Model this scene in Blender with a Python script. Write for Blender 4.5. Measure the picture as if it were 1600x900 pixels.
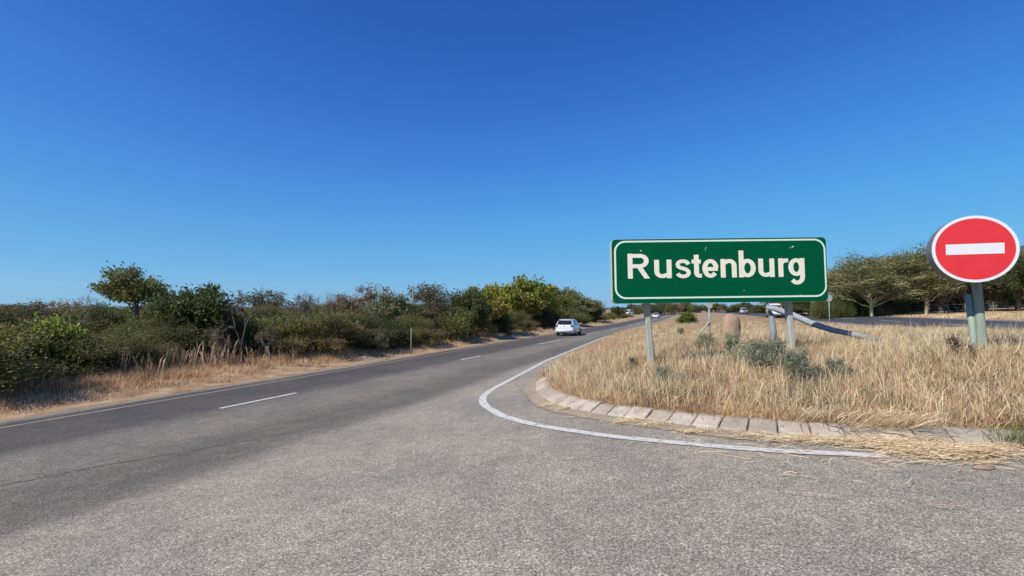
import bpy, math, random
import numpy as np
from mathutils import Vector, Matrix
R = math.radians
for o in list(bpy.data.objects): bpy.data.objects.remove(o)
SC = bpy.context.scene
COL = SC.collection

# ------------------------------------------------------------------ camera, sky, sun, exposure
EYE, F, CX, HY = 1.70, 740.0, 800.0, 484.0        # photo pixels (1600x900)
PITCH = math.atan((HY - 450.0) / F)
cd = bpy.data.cameras.new('camera'); cam = bpy.data.objects.new('camera', cd); COL.objects.link(cam)
cd.sensor_width = 36.0; cd.lens = F / 1600.0 * 36.0; cd.clip_start = 0.05; cd.clip_end = 12000
cam.location = (0, 0, EYE); cam.rotation_euler = (R(90) + PITCH, 0, 0)
SC.camera = cam
SUN_EL, SUN_AZ = 43.0, -130.0                      # azimuth clockwise from +Y (view direction)
w = bpy.data.worlds.new('World'); SC.world = w; w.use_nodes = True
nt = w.node_tree; bg = nt.nodes['Background']
sky = nt.nodes.new('ShaderNodeTexSky'); sky.sky_type = 'NISHITA'; sky.sun_disc = False
sky.sun_elevation = R(SUN_EL); sky.sun_rotation = R(SUN_AZ % 360)
sky.altitude = 1100; sky.air_density = 1.0; sky.dust_density = 0.0; sky.ozone_density = 2.2
hs = nt.nodes.new('ShaderNodeHueSaturation'); hs.inputs['Saturation'].default_value = 1.22
tn = nt.nodes.new('ShaderNodeMix'); tn.data_type = 'RGBA'; tn.blend_type = 'MULTIPLY'; tn.inputs[0].default_value = 1.0
tn.inputs[7].default_value = (0.80, 0.98, 1.16, 1)
nt.links.new(sky.outputs[0], hs.inputs['Color']); nt.links.new(hs.outputs[0], tn.inputs[6]); 
def vscale(src, k):
    v = nt.nodes.new('ShaderNodeVectorMath'); v.operation = 'SCALE'; v.inputs['Scale'].default_value = k
    nt.links.new(src, v.inputs[0]); return v.outputs[0]
cv = nt.nodes.new('ShaderNodeRGBCurve')            # the phone's tone response for the deep clear sky
PTS = ([(0,0),(.038,.0126),(.079,.030),(.156,.060),(.266,.088),(.462,.132),(.653,.165),(1.1,.21)],
       [(0,0),(.13,.077),(.238,.170),(.4,.272),(.574,.332),(.80,.385),(.94,.41),(1.3,.45)],
       [(0,0),(.362,.325),(.45,.41),(.579,.51),(.806,.592),(1.0,.63),(1.3,.66)])
for ch, pts in enumerate(PTS):
    c = cv.mapping.curves[ch]
    c.points[0].location = (0, 0); c.points[1].location = (pts[-1][0]/1.5, pts[-1][1])
    for a_, b_ in pts[1:-1]: c.points.new(a_/1.5, b_)
cv.mapping.extend = 'HORIZONTAL'; cv.mapping.update()
nt.links.new(vscale(tn.outputs[2], 0.12/1.5), cv.inputs['Color'])
nt.links.new(vscale(cv.outputs[0], 1/0.12), bg.inputs[0])
bg.inputs[1].default_value = 0.12
sd = bpy.data.lights.new('sun', 'SUN'); sd.energy = 4.3; sd.angle = R(0.53); sd.color = (1.0, 0.95, 0.86)
sun = bpy.data.objects.new('sun', sd); COL.objects.link(sun)
sdir = Vector((math.sin(R(SUN_AZ)) * math.cos(R(SUN_EL)), math.cos(R(SUN_AZ)) * math.cos(R(SUN_EL)), math.sin(R(SUN_EL))))
sun.rotation_euler = sdir.to_track_quat('Z', 'Y').to_euler()
SC.view_settings.view_transform = 'Standard'; SC.view_settings.look = 'None'
SC.view_settings.exposure = 0.40; SC.view_settings.gamma = 1.0

# ------------------------------------------------------------------ helpers
def tag(o, label=None, cat=None, group=None, kind=None):
    if label: o['label'] = label
    if cat: o['category'] = cat
    if group: o['group'] = group
    if kind: o['kind'] = kind
    return o

def empty(name, loc=(0, 0, 0), rz=0.0, label=None, cat=None, group=None):
    o = bpy.data.objects.new(name, None); COL.objects.link(o)
    o.location = loc; o.rotation_euler = (0, 0, rz); o.empty_display_size = 0.2
    return tag(o, label, cat, group)

def link(name, me, parent=None):
    o = bpy.data.objects.new(name, me); COL.objects.link(o)
    if parent: o.parent = parent
    return o

def mesh_np(name, V, Fc, mat, smooth=False, col=None):
    """V (n,3) array; Fc (m,k) array of equal sized faces"""
    V = np.asarray(V, dtype=np.float32); Fc = np.asarray(Fc, dtype=np.int32)
    me = bpy.data.meshes.new(name)
    m, k = Fc.shape
    me.vertices.add(len(V)); me.vertices.foreach_set('co', V.ravel())
    me.loops.add(m * k); me.loops.foreach_set('vertex_index', Fc.ravel())
    me.polygons.add(m); me.polygons.foreach_set('loop_start', np.arange(0, m * k, k, dtype=np.int32))
    me.polygons.foreach_set('loop_total', np.full(m, k, dtype=np.int32))
    if smooth: me.polygons.foreach_set('use_smooth', np.ones(m, dtype=bool))
    me.update(calc_edges=True)
    if col is not None:
        a = me.color_attributes.new('tint', 'FLOAT_COLOR', 'POINT')
        c = np.ones((len(V), 4), dtype=np.float32); c[:, :3] = col
        a.data.foreach_set('color', c.ravel())
    me.materials.append(mat)
    return me

def mesh_py(name, V, Fc, mat, smooth=False):
    me = bpy.data.meshes.new(name); me.from_pydata([tuple(v) for v in V], [], Fc); me.update()
    if smooth:
        for p in me.polygons: p.use_smooth = True
    me.materials.append(mat)
    return me

class MB:
    """collects simple shapes into one mesh"""
    def __init__(s): s.V = []; s.F = []
    def add(s, V, Fc):
        b = len(s.V); s.V += [tuple(v) for v in V]; s.F += [tuple(i + b for i in f) for f in Fc]
    def box(s, c, d, rz=0.0, bev=0.0):
        x, y, z = d[0] / 2, d[1] / 2, d[2] / 2
        if bev <= 0:
            P = [(-x,-y,-z),(x,-y,-z),(x,y,-z),(-x,y,-z),(-x,-y,z),(x,-y,z),(x,y,z),(-x,y,z)]
            Fc = [(0,3,2,1),(4,5,6,7),(0,1,5,4),(1,2,6,5),(2,3,7,6),(3,0,4,7)]
        else:
            P = []; b = bev
            for zz, o in ((-z, b), (-z + b, 0), (z - b, 0), (z, b)):
                P += [(-x+o,-y+o,zz),(x-o,-y+o,zz),(x-o,y-o,zz),(-x+o,y-o,zz)]
            Fc = [(0,3,2,1),(12,13,14,15)]
            for k in range(3):
                for i in range(4):
                    j = (i + 1) % 4; Fc.append((k*4+i, k*4+j, k*4+4+j, k*4+4+i))
        ca, sa = math.cos(rz), math.sin(rz)
        s.add([(c[0]+p[0]*ca-p[1]*sa, c[1]+p[0]*sa+p[1]*ca, c[2]+p[2]) for p in P], Fc)
    def tube(s, pts, rad, n=8, cap=True):
        pts = [Vector(p) for p in pts]
        if not isinstance(rad, (list, tuple)): rad = [rad] * len(pts)
        V = []; Fc = []; up = Vector((0.31, 0.17, 0.93))
        for i, p in enumerate(pts):
            t = (pts[min(i+1, len(pts)-1)] - pts[max(i-1, 0)]).normalized()
            a = t.cross(up)
            if a.length < 1e-3: a = t.cross(Vector((1, 0, 0)))
            a.normalize(); b = t.cross(a)
            for k in range(n):
                th = 2 * math.pi * k / n
                V.append(p + (a * math.cos(th) + b * math.sin(th)) * rad[i])
        for i in range(len(pts) - 1):
            for k in range(n):
                j = (k + 1) % n; Fc.append((i*n+k, i*n+j, (i+1)*n+j, (i+1)*n+k))
        if cap: Fc.append(tuple(range(n))[::-1]); Fc.append(tuple((len(pts)-1)*n + k for k in range(n)))
        s.add(V, Fc)
    def loft(s, rings, cap=True):
        n = len(rings[0]); V = [v for r in rings for v in r]; Fc = []
        for i in range(len(rings) - 1):
            for k in range(n):
                j = (k + 1) % n; Fc.append((i*n+k, i*n+j, (i+1)*n+j, (i+1)*n+k))
        if cap: Fc.append(tuple(range(n))[::-1]); Fc.append(tuple((len(rings)-1)*n + k for k in range(n)))
        s.add(V, Fc)
    def mesh(s, name, mat, smooth=False): return mesh_py(name, s.V, s.F, mat, smooth)
    def build(s, name, mat, parent=None, smooth=False): return link(name, s.mesh(name, mat, smooth), parent)

# ------------------------------------------------------------------ materials
def newmat(name):
    m = bpy.data.materials.new(name); m.use_nodes = True
    t = m.node_tree; b = t.nodes['Principled BSDF']
    return m, t, b
def N(t, ty, **kw):
    n = t.nodes.new(ty)
    for k, v in kw.items():
        if k in n.inputs: n.inputs[k].default_value = v
        else: setattr(n, k, v)
    return n
def ramp(t, fac, stops):
    r = t.nodes.new('ShaderNodeValToRGB'); t.links.new(fac, r.inputs[0])
    e = r.color_ramp.elements
    while len(e) < len(stops): e.new(0.5)
    for i, (p, c) in enumerate(stops):
        e[i].position = p; e[i].color = (*c, 1) if len(c) == 3 else c
    return r.outputs[0]
def mix(t, fac, a, b, mode='MIX'):
    m = t.nodes.new('ShaderNodeMix'); m.data_type = 'RGBA'; m.blend_type = mode
    for i, v in ((0, fac), (6, a), (7, b)):
        if hasattr(v, 'links') or hasattr(v, 'is_linked'): t.links.new(v, m.inputs[i])
        else: m.inputs[i].default_value = v if i == 0 else (*v, 1)
    return m.outputs[2]
def noise(t, co, scale, detail=3, rough=0.55, sc=None):
    n = N(t, 'ShaderNodeTexNoise', Scale=scale, Detail=detail, Roughness=rough)
    if sc:
        mp = t.nodes.new('ShaderNodeMapping'); mp.inputs['Scale'].default_value = sc
        t.links.new(co, mp.inputs[0]); co = mp.outputs[0]
    t.links.new(co, n.inputs['Vector']); return n.outputs[0]
def coords(t, kind='Object'):
    return t.nodes.new('ShaderNodeTexCoord').outputs[kind]
def bump(t, b, h, strength=0.4, dist=0.01):
    n = N(t, 'ShaderNodeBump', Strength=strength, Distance=dist)
    t.links.new(h, n.inputs['Height']); t.links.new(n.outputs[0], b.inputs['Normal'])
def wpos(t): return t.nodes.new('ShaderNodeNewGeometry').outputs['Position']

def simple(name, col, rough=0.6, metal=0.0, var=0.0, scale=8, spec=None, coat=0.0):
    m, t, b = newmat(name)
    b.inputs['Roughness'].default_value = rough; b.inputs['Metallic'].default_value = metal
    if coat: b.inputs['Coat Weight'].default_value = coat
    if spec is not None: b.inputs['Specular IOR Level'].default_value = spec
    if var > 0:
        n = noise(t, coords(t), scale, 5, 0.65)
        c = ramp(t, n, [(0.25, tuple(x*(1-var) for x in col)), (0.75, tuple(min(1, x*(1+var)) for x in col))])
        t.links.new(c, b.inputs['Base Color'])
        bump(t, b, n, 0.15, 0.01)
    else:
        b.inputs['Base Color'].default_value = (*col, 1)
    return m

def asphalt(name, dark, light, uvbands=False, tint=1.0):
    m, t, b = newmat(name)
    P = wpos(t)
    # bitumen and stones: a voronoi of chips, a few bright or dark ones, then wide stains
    v = N(t, 'ShaderNodeTexVoronoi', Scale=105.0); t.links.new(P, v.inputs['Vector'])
    sep = t.nodes.new('ShaderNodeSeparateColor'); t.links.new(v.outputs['Color'], sep.inputs[0])
    c1 = ramp(t, sep.outputs[0], [(0.0, tuple(x*0.55 for x in dark)), (0.45, dark), (0.85, light), (1.0, tuple(min(1,x*1.6) for x in light))])
    n1 = noise(t, P, 52.0, 4, 0.7)
    c1 = mix(t, 0.72, c1, ramp(t, n1, [(0.3, (0.48,0.47,0.46)), (0.5, (0.95,0.95,0.95)), (0.7, (1.55,1.54,1.5))]), 'MULTIPLY')
    n2 = noise(t, P, 0.55, 5, 0.6)
    c1 = mix(t, 1.0, c1, ramp(t, n2, [(0.3, (0.80,0.81,0.84)), (0.7, (1.16,1.13,1.08))]), 'MULTIPLY')
    n3 = noise(t, P, 4.0, 8, 0.72)
    c1 = mix(t, 1.0, c1, ramp(t, n3, [(0.3, (0.80,0.79,0.78)), (0.7, (1.16,1.16,1.15))]), 'MULTIPLY')
    if uvbands:
        # wheel-track polish and seams run along the road: u = metres across
        uv = t.nodes.new('ShaderNodeUVMap'); uv.uv_map = 'UVMap'
        sx = t.nodes.new('ShaderNodeSeparateXYZ'); t.links.new(uv.outputs[0], sx.inputs[0])
        wob = noise(t, uv.outputs[0], 1.0, 5, 0.6, (0.8, 0.12, 1))
        a = N(t, 'ShaderNodeMath', operation='MULTIPLY_ADD'); t.links.new(wob, a.inputs[0]); a.inputs[1].default_value = 0.9
        t.links.new(sx.outputs[0], a.inputs[2])
        mr = N(t, 'ShaderNodeMapRange'); t.links.new(a.outputs[0], mr.inputs[0])
        mr.inputs[1].default_value = -0.3; mr.inputs[2].default_value = 10.2
        K = uvbands
        band = ramp(t, mr.outputs[0], [(p, (q, q, q*s)) for p, q, s in K])
        c1 = mix(t, 1.0, c1, band, 'MULTIPLY')
        st = noise(t, uv.outputs[0], 1.0, 4, 0.6, (9.0, 0.06, 1))
        c1 = mix(t, ramp(t, mr.outputs[0], [(0.75, (0.6,0.6,0.6)), (0.9, (0,0,0))]), c1, mix(t, 1.0, c1, ramp(t, st, [(0.35, (0.86,0.86,0.86)), (0.65, (1.12,1.12,1.12))]), 'MULTIPLY'))
    t.links.new(c1, b.inputs['Base Color'])
    b.inputs['Roughness'].default_value = 0.82; b.inputs['Specular IOR Level'].default_value = 0.3
    hgt = N(t, 'ShaderNodeMath', operation='ADD'); t.links.new(v.outputs['Distance'], hgt.inputs[0]); t.links.new(n1, hgt.inputs[1])
    bump(t, b, hgt.outputs[0], 0.4, 0.005)
    return m

def soil(name, stops, litter=(0.42, 0.32, 0.19), lit=0.5, sc=1.0, streak=None):
    m, t, b = newmat(name); P = wpos(t)
    n = noise(t, P, 0.9*sc, 7, 0.68)
    c = ramp(t, n, stops)
    n2 = noise(t, P, 30*sc, 5, 0.75)
    c = mix(t, 0.8, c, ramp(t, n2, [(0.3, (0.45,0.43,0.4)), (0.7, (1.5,1.5,1.45))]), 'MULTIPLY')
    n3 = noise(t, P, 2.3*sc, 6, 0.7)
    f = ramp(t, n3, [(0.5-0.12*lit, (0,0,0)), (0.62, (lit, lit, lit))])
    c = mix(t, f, c, litter)
    t.links.new(c, b.inputs['Base Color']); b.inputs['Roughness'].default_value = 0.95
    b.inputs['Specular IOR Level'].default_value = 0.1
    bump(t, b, n2, 0.7, 0.03)
    return m

def leafmat(name, stops, transl=0.35, hue2=None, s2=0.6, rough=0.55):
    m, t, b = newmat(name)
    g = t.nodes.new('ShaderNodeNewGeometry')
    c = ramp(t, g.outputs['Random Per Island'], stops)
    oc = coords(t)
    n = noise(t, oc, s2, 3, 0.6)
    if hue2: c = mix(t, ramp(t, n, [(0.47, (0,0,0)), (0.62, (1,1,1))]), c, hue2)
    oi = t.nodes.new('ShaderNodeObjectInfo')
    c = mix(t, 1.0, c, ramp(t, oi.outputs['Random'], [(0, (0.62,0.68,0.70)), (0.5, (1.0,1.0,1.0)), (1, (1.55,1.38,1.25))]), 'MULTIPLY')
    t.links.new(c, b.inputs['Base Color']); b.inputs['Roughness'].default_value = rough
    b.inputs['Specular IOR Level'].default_value = 0.25
    tr = t.nodes.new('ShaderNodeBsdfTranslucent'); t.links.new(c, tr.inputs[0])
    ms = t.nodes.new('ShaderNodeMixShader'); ms.inputs[0].default_value = transl
    out = t.nodes['Material Output']
    t.links.new(b.outputs[0], ms.inputs[1]); t.links.new(tr.outputs[0], ms.inputs[2]); t.links.new(ms.outputs[0], out.inputs[0])
    return m

def grassmat(name):
    m, t, b = newmat(name)
    a = t.nodes.new('ShaderNodeAttribute'); a.attribute_name = 'tint'
    g = t.nodes.new('ShaderNodeNewGeometry')
    c = mix(t, 1.0, a.outputs['Color'], ramp(t, g.outputs['Random Per Island'], [(0, (0.72,0.72,0.72)), (1, (1.2,1.2,1.2))]), 'MULTIPLY')
    t.links.new(c, b.inputs['Base Color']); b.inputs['Roughness'].default_value = 0.7
    b.inputs['Specular IOR Level'].default_value = 0.2
    tr = t.nodes.new('ShaderNodeBsdfTranslucent'); t.links.new(c, tr.inputs[0])
    ms = t.nodes.new('ShaderNodeMixShader'); ms.inputs[0].default_value = 0.28
    t.links.new(b.outputs[0], ms.inputs[1]); t.links.new(tr.outputs[0], ms.inputs[2])
    t.links.new(ms.outputs[0], t.nodes['Material Output'].inputs[0])
    return m

def wood(name, c0, c1, sc=(18, 18, 1.2)):
    m, t, b = newmat(name)
    n = noise(t, coords(t), 1.0, 6, 0.7, sc)
    c = ramp(t, n, [(0.3, c0), (0.7, c1)])
    n2 = noise(t, coords(t), 2.0, 4, 0.6)
    c = mix(t, 0.7, c, ramp(t, n2, [(0.3, (0.8,0.85,0.8)), (0.7, (1.12,1.1,1.1))]), 'MULTIPLY')
    t.links.new(c, b.inputs['Base Color']); b.inputs['Roughness'].default_value = 0.85
    bump(t, b, n, 0.4, 0.006)
    return m

def paint(name, col, wear, under):
    m, t, b = newmat(name); P = wpos(t)
    n = noise(t, P, 11.0, 8, 0.75); n2 = noise(t, P, 60.0, 3, 0.7)
    f = ramp(t, n, [(wear-0.06, (1,1,1)), (wear+0.05, (0,0,0))])
    c = mix(t, f, col, under)
    c = mix(t, 0.8, c, ramp(t, n2, [(0.3, (0.72,0.72,0.70)), (0.6, (1.05,1.05,1.05))]), 'MULTIPLY')
    t.links.new(c, b.inputs['Base Color']); b.inputs['Roughness'].default_value = 0.75
    bump(t, b, n2, 0.4, 0.004)
    return m

M = {}
M['asphalt_side'] = asphalt('worn_asphalt', (0.268, 0.235, 0.186), (0.410, 0.362, 0.288))
#   across the highway: 0 = left shoulder, 10 = right shoulder (position 0..1 over 10.5 m)
M['asphalt_main'] = asphalt('highway_asphalt', (0.268, 0.235, 0.186), (0.410, 0.362, 0.288),
    uvbands=[(0.0,1.0,0.95),(0.10,0.95,0.97),(0.135,0.29,1.16),(0.36,0.32,1.14),(0.42,0.62,1.02),(0.54,0.70,1.0),(0.63,0.52,1.0),(0.73,0.50,1.0),(0.79,0.93,1.0),(1.0,1.0,1.0)])
M['asphalt_right'] = asphalt('far_asphalt', (0.05, 0.05, 0.055), (0.10, 0.098, 0.10))
M['ground'] = soil('verge_soil', [(0.3, (0.20,0.12,0.07)), (0.5, (0.37,0.235,0.14)), (0.7, (0.47,0.33,0.20))], (0.50,0.38,0.24), 0.6)
M['gravel'] = soil('gravel_shoulder', [(0.3, (0.24,0.18,0.13)), (0.5, (0.36,0.27,0.19)), (0.7, (0.42,0.34,0.26))], (0.38,0.34,0.28), 0.5, 1.6)
M['island'] = soil('island_soil', [(0.3, (0.17,0.11,0.065)), (0.5, (0.30,0.19,0.11)), (0.7, (0.40,0.28,0.16))], (0.42,0.33,0.20), 0.7)
M['sand'] = soil('kerb_sand', [(0.3, (0.30,0.24,0.17)), (0.6, (0.42,0.34,0.245)), (0.8, (0.5,0.42,0.31))], (0.42,0.35,0.26), 0.5, 3.0)
M['earth_mound'] = soil('mound_earth', [(0.3, (0.30,0.20,0.145)), (0.6, (0.44,0.31,0.23)), (0.8, (0.52,0.39,0.30))], (0.42,0.29,0.21), 0.4, 2.5)
M['hill'] = soil('hill_bush', [(0.3, (0.05,0.06,0.04)), (0.6, (0.085,0.09,0.06)), (0.8, (0.14,0.12,0.085))], (0.1,0.1,0.07), 0.3, 0.02)
M['white_line'] = paint('white_road_paint', (0.62, 0.59, 0.53), 0.43, (0.25, 0.235, 0.215))
M['yellow_line'] = paint('yellow_road_paint', (0.33, 0.24, 0.145), 0.50, (0.22, 0.20, 0.175))
M['concrete'] = soil('kerb_concrete', [(0.3, (0.36,0.30,0.24)), (0.5, (0.50,0.435,0.36)), (0.7, (0.60,0.53,0.45))], (0.42,0.375,0.32), 0.4, 3.5)
_m = M['concrete']; _t = _m.node_tree; _b = _t.nodes['Principled BSDF']; _l = _b.inputs['Base Color'].links[0].from_socket
_oi = _t.nodes.new('ShaderNodeObjectInfo')
_n = noise(_t, wpos(_t), 5.0, 6, 0.75)
_c = mix(_t, 1.0, _l, ramp(_t, _oi.outputs['Random'], [(0, (0.80,0.79,0.77)), (1, (1.14,1.13,1.12))]), 'MULTIPLY')
_c = mix(_t, ramp(_t, _n, [(0.56, (0,0,0)), (0.68, (0.75,0.75,0.75))]), _c, (0.20, 0.165, 0.13))      # dirt and old tyre scuffs
_t.links.new(_c, _b.inputs['Base Color'])
M['sign_green'] = simple('sign_green', (0.0003, 0.082, 0.034), 0.6, var=0.10, scale=3, spec=0.04)
M['sign_cream'] = simple('sign_cream', (0.78, 0.73, 0.58), 0.45, var=0.03, scale=10)
M['sign_border'] = simple('sign_border', (0.66, 0.80, 0.66), 0.45)
M['sign_edge'] = simple('sign_edge_metal', (0.42, 0.46, 0.40), 0.6, 0.0, var=0.15)
M['sign_back'] = simple('sign_back', (0.17, 0.18, 0.19), 0.6, 0.2, var=0.1)
M['red'] = simple('sign_red', (0.60, 0.026, 0.030), 0.32, var=0.06, scale=5)
M['white'] = simple('sign_white', (0.62, 0.62, 0.63), 0.4, var=0.03)
M['post_grey'] = wood('weathered_post', (0.26, 0.27, 0.22), (0.46, 0.46, 0.39))
M['post_green'] = wood('treated_green_pole', (0.19, 0.24, 0.19), (0.33, 0.38, 0.32))
M['steel'] = simple('galvanised_steel', (0.27, 0.30, 0.31), 0.85, 0.0, var=0.2, scale=14)
M['bark_dark'] = wood('bark_dark', (0.045, 0.036, 0.028), (0.12, 0.10, 0.08), (9, 9, 2))
M['bark_grey'] = wood('bark_grey', (0.13, 0.105, 0.09), (0.26, 0.22, 0.19), (9, 9, 2))
M['bark_fever'] = wood('bark_yellow', (0.33, 0.29, 0.14), (0.52, 0.46, 0.25), (6, 6, 2))
M['pole_wood'] = wood('pole_wood', (0.16, 0.13, 0.10), (0.30, 0.26, 0.2))
M['leaf_acacia'] = leafmat('acacia_leaf', [(0, (0.075,0.085,0.022)), (0.5, (0.17,0.17,0.05)), (1, (0.29,0.265,0.095))], 0.45, (0.19,0.15,0.065))
M['leaf_dark'] = leafmat('dark_leaf', [(0, (0.05,0.072,0.018)), (0.5, (0.12,0.15,0.04)), (1, (0.22,0.245,0.078))], 0.45, (0.15,0.135,0.05))
M['leaf_bright'] = leafmat('bright_leaf', [(0, (0.09,0.13,0.018)), (0.5, (0.19,0.245,0.045)), (1, (0.32,0.36,0.08))], 0.4, (0.19,0.20,0.05))
M['leaf_autumn'] = leafmat('autumn_leaf', [(0, (0.08,0.12,0.014)), (0.45, (0.19,0.24,0.035)), (0.8, (0.33,0.34,0.055)), (1, (0.42,0.36,0.08))], 0.35, (0.24,0.175,0.05), 0.55)
M['leaf_brown'] = leafmat('brown_leaf', [(0, (0.12,0.085,0.05)), (0.5, (0.22,0.165,0.095)), (1, (0.33,0.25,0.15))], 0.35, (0.19,0.175,0.075), 0.7)
M['leaf_pale'] = leafmat('pale_leaf', [(0, (0.07,0.09,0.035)), (0.5, (0.14,0.165,0.07)), (1, (0.25,0.26,0.13))], 0.3, (0.17,0.16,0.08))
M['leaf_red'] = leafmat('red_leaf', [(0, (0.16,0.06,0.04)), (0.5, (0.25,0.11,0.075)), (1, (0.34,0.18,0.12))], 0.3, (0.22,0.14,0.09))
M['leaf_sage'] = leafmat('sage_leaf', [(0, (0.17,0.18,0.10)), (0.5, (0.32,0.33,0.20)), (1, (0.48,0.47,0.33))], 0.35, (0.38,0.35,0.21))
M['leaf_fever'] = leafmat('fever_leaf', [(0, (0.05,0.06,0.020)), (0.5, (0.115,0.120,0.038)), (1, (0.21,0.20,0.075))], 0.35, (0.15,0.14,0.05))
M['twig_black'] = leafmat('dry_twig', [(0, (0.03,0.02,0.015)), (1, (0.10,0.065,0.045))], 0.1)
M['grass'] = grassmat('dry_grass')
M['car_white'] = simple('white_car_paint', (0.60, 0.62, 0.68), 0.25, coat=1.0)
M['car_glass'] = simple('dark_glass', (0.012, 0.015, 0.02), 0.06, spec=0.8)
M['rubber'] = simple('rubber', (0.02, 0.02, 0.02), 0.85)
M['rim'] = simple('wheel_rim', (0.45, 0.46, 0.48), 0.3, 0.8)
M['tail'] = simple('tail_light_red', (0.24, 0.01, 0.015), 0.2, coat=1.0)
M['head'] = simple('headlight_glass', (0.65, 0.68, 0.72), 0.1, coat=1.0)
M['black'] = simple('black_plastic', (0.018, 0.018, 0.02), 0.6)
M['plate'] = simple('number_plate', (0.62, 0.62, 0.55), 0.5)
M['canvas'] = simple('grey_metal_thing', (0.35, 0.37, 0.36), 0.6, var=0.2)

# ------------------------------------------------------------------ terrain: heights follow the lie of the land
AL = math.atan(275.0 / F)
DX, DY = math.sin(AL), math.cos(AL)              # along the highway
NX, NY = -math.cos(AL), math.sin(AL)             # to its left
def pq(x, y): return x*DX + y*DY, x*NX + y*NY
def xy(p, q): return p*DX + q*NX, p*DY + q*NY
_q = np.array([-400, -120, -60, -45, -40, -23, -14, -10, -4, 0, 2, 5, 6.6, 8, 16, 20, 60, 400.0])
_z = np.array([2.6, 2.5, 2.3, 1.9, 1.66, 0.95, 0.5, 0.38, 0.12, 0.0, -0.13, -0.45, -0.58, -0.6, -0.6, -0.45, 0.0, 0.6])
_qs = np.arange(-400, 400.01, 0.25); _zs = np.interp(_qs, _q, _z)
_k = np.hanning(13); _k /= _k.sum(); _zs = np.convolve(np.pad(_zs, 6, 'edge'), _k, 'valid')
def G(x, y):
    p, q = pq(x, y); return np.interp(q, _qs, _zs)

def ray(px, py):
    """direction of the photo ray, y component 1"""
    v = Vector(((px - CX) / F, 1.0, -(py - 450.0) / F))
    c, s = math.cos(PITCH), math.sin(PITCH)
    d = Vector((v.x, c*v.y - s*v.z, s*v.y + c*v.z))
    return d / d.y
def at(px, py, surf=None, zoff=0.0):
    surf = surf or G; d = ray(px, py); y = 2.0; prev = None
    while y < 900:
        f = EYE + d.z*y - (float(surf(d.x*y, y)) + zoff)
        if f <= 0:
            lo, hi = prev if prev else 0.5, y
            for _ in range(30):
                m = (lo+hi)/2
                if EYE + d.z*m - (float(surf(d.x*m, m)) + zoff) > 0: lo = m
                else: hi = m
            y = hi; break
        prev = y; y += 0.15 + y*0.01
    return (d.x*y, y)
def on(px, Z): d = ray(px, HY); return (d.x*Z, Z)

def resample(P, s):
    P = np.array(P, float); L = np.r_[0, np.cumsum(np.hypot(*np.diff(P, axis=0).T))]
    n = max(2, int(L[-1]/s) + 1); t = np.linspace(0, L[-1], n)
    return np.c_[np.interp(t, L, P[:, 0]), np.interp(t, L, P[:, 1])]
def smooth_line(P, s=0.15, it=40):
    P = resample(P, s)
    for _ in range(it):
        Q = P.copy(); Q[1:-1] = (P[:-2] + 2*P[1:-1] + P[2:]) / 4; P = Q
    return P

# island outline: near kerb (photo pixels), then the left edge up the highway
kerb_px = [(838,598),(836,608),(842,618),(858,630),(890,642),(933,649),(963,654),(998,657),(1036,662),(1079,667),(1123,675),(1170,680),(1304,689),(1420,694),(1540,699),(1600,702)]
kerb_w = [at(*p) for p in kerb_px]
d = np.array(kerb_w[-1]) - np.array(kerb_w[-3]); d /= np.hypot(*d)
kerb_w.append(tuple(np.array(kerb_w[-1]) + d*14))
kerb_line = smooth_line(kerb_w, 0.12, 30)
left_px = [(842,588),(853,570),(875,552),(922,533),(950,521),(985,511),(1030,502)]
left_w = [at(*p) for p in left_px]
pl, ql = pq(*left_w[-1])
left_w += [xy(pl + 60, ql - 0.6), xy(pl + 400, ql - 2.0)]
isl_line = np.vstack([smooth_line(left_w, 0.5, 6)[::-1], kerb_line])     # island lies to the left of travel? (sign fixed below)
qr = -12.4                                                               # right carriageway near edge
IP = [tuple(p) for p in isl_line] + [xy(pq(*kerb_line[-1])[0]+1, qr), xy(400, qr)]
IPa = np.array(IP)
def inside(x, y, P=IPa):
    x = np.asarray(x, float); y = np.asarray(y, float); r = np.zeros(x.shape, bool); n = len(P); j = n-1
    for i in range(n):
        xi, yi = P[i]; xj, yj = P[j]
        c = ((yi > y) != (yj > y))
        with np.errstate(divide='ignore', invalid='ignore'):
            r ^= c & (x < (xj-xi)*(y-yi)/((yj-yi) if yj != yi else 1e-9) + xi)
        j = i
    return r
def dist_line(x, y, L):
    x = np.asarray(x, float); y = np.asarray(y, float); best = np.full(x.shape, 1e9)
    for i in range(len(L)-1):
        ax, ay = L[i]; bx, by = L[i+1]; dx, dy = bx-ax, by-ay
        t = np.clip(((x-ax)*dx + (y-ay)*dy)/(dx*dx+dy*dy+1e-12), 0, 1)
        best = np.minimum(best, np.hypot(x-ax-t*dx, y-ay-t*dy))
    return best
KL = resample(kerb_line, 0.5); LL = resample(smooth_line(left_w, 0.5, 6), 1.5)
def sst(t): t = np.clip(t, 0, 1); return t*t*(3-2*t)
def hash_noise(x, y, s):
    return (np.sin(x*1.7*s+1.3)*np.cos(y*2.1*s+0.4) + np.sin(x*3.9*s-y*2.7*s)*0.5 + np.cos(x*6.1*s+y*5.3*s+2)*0.3)/1.8
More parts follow.
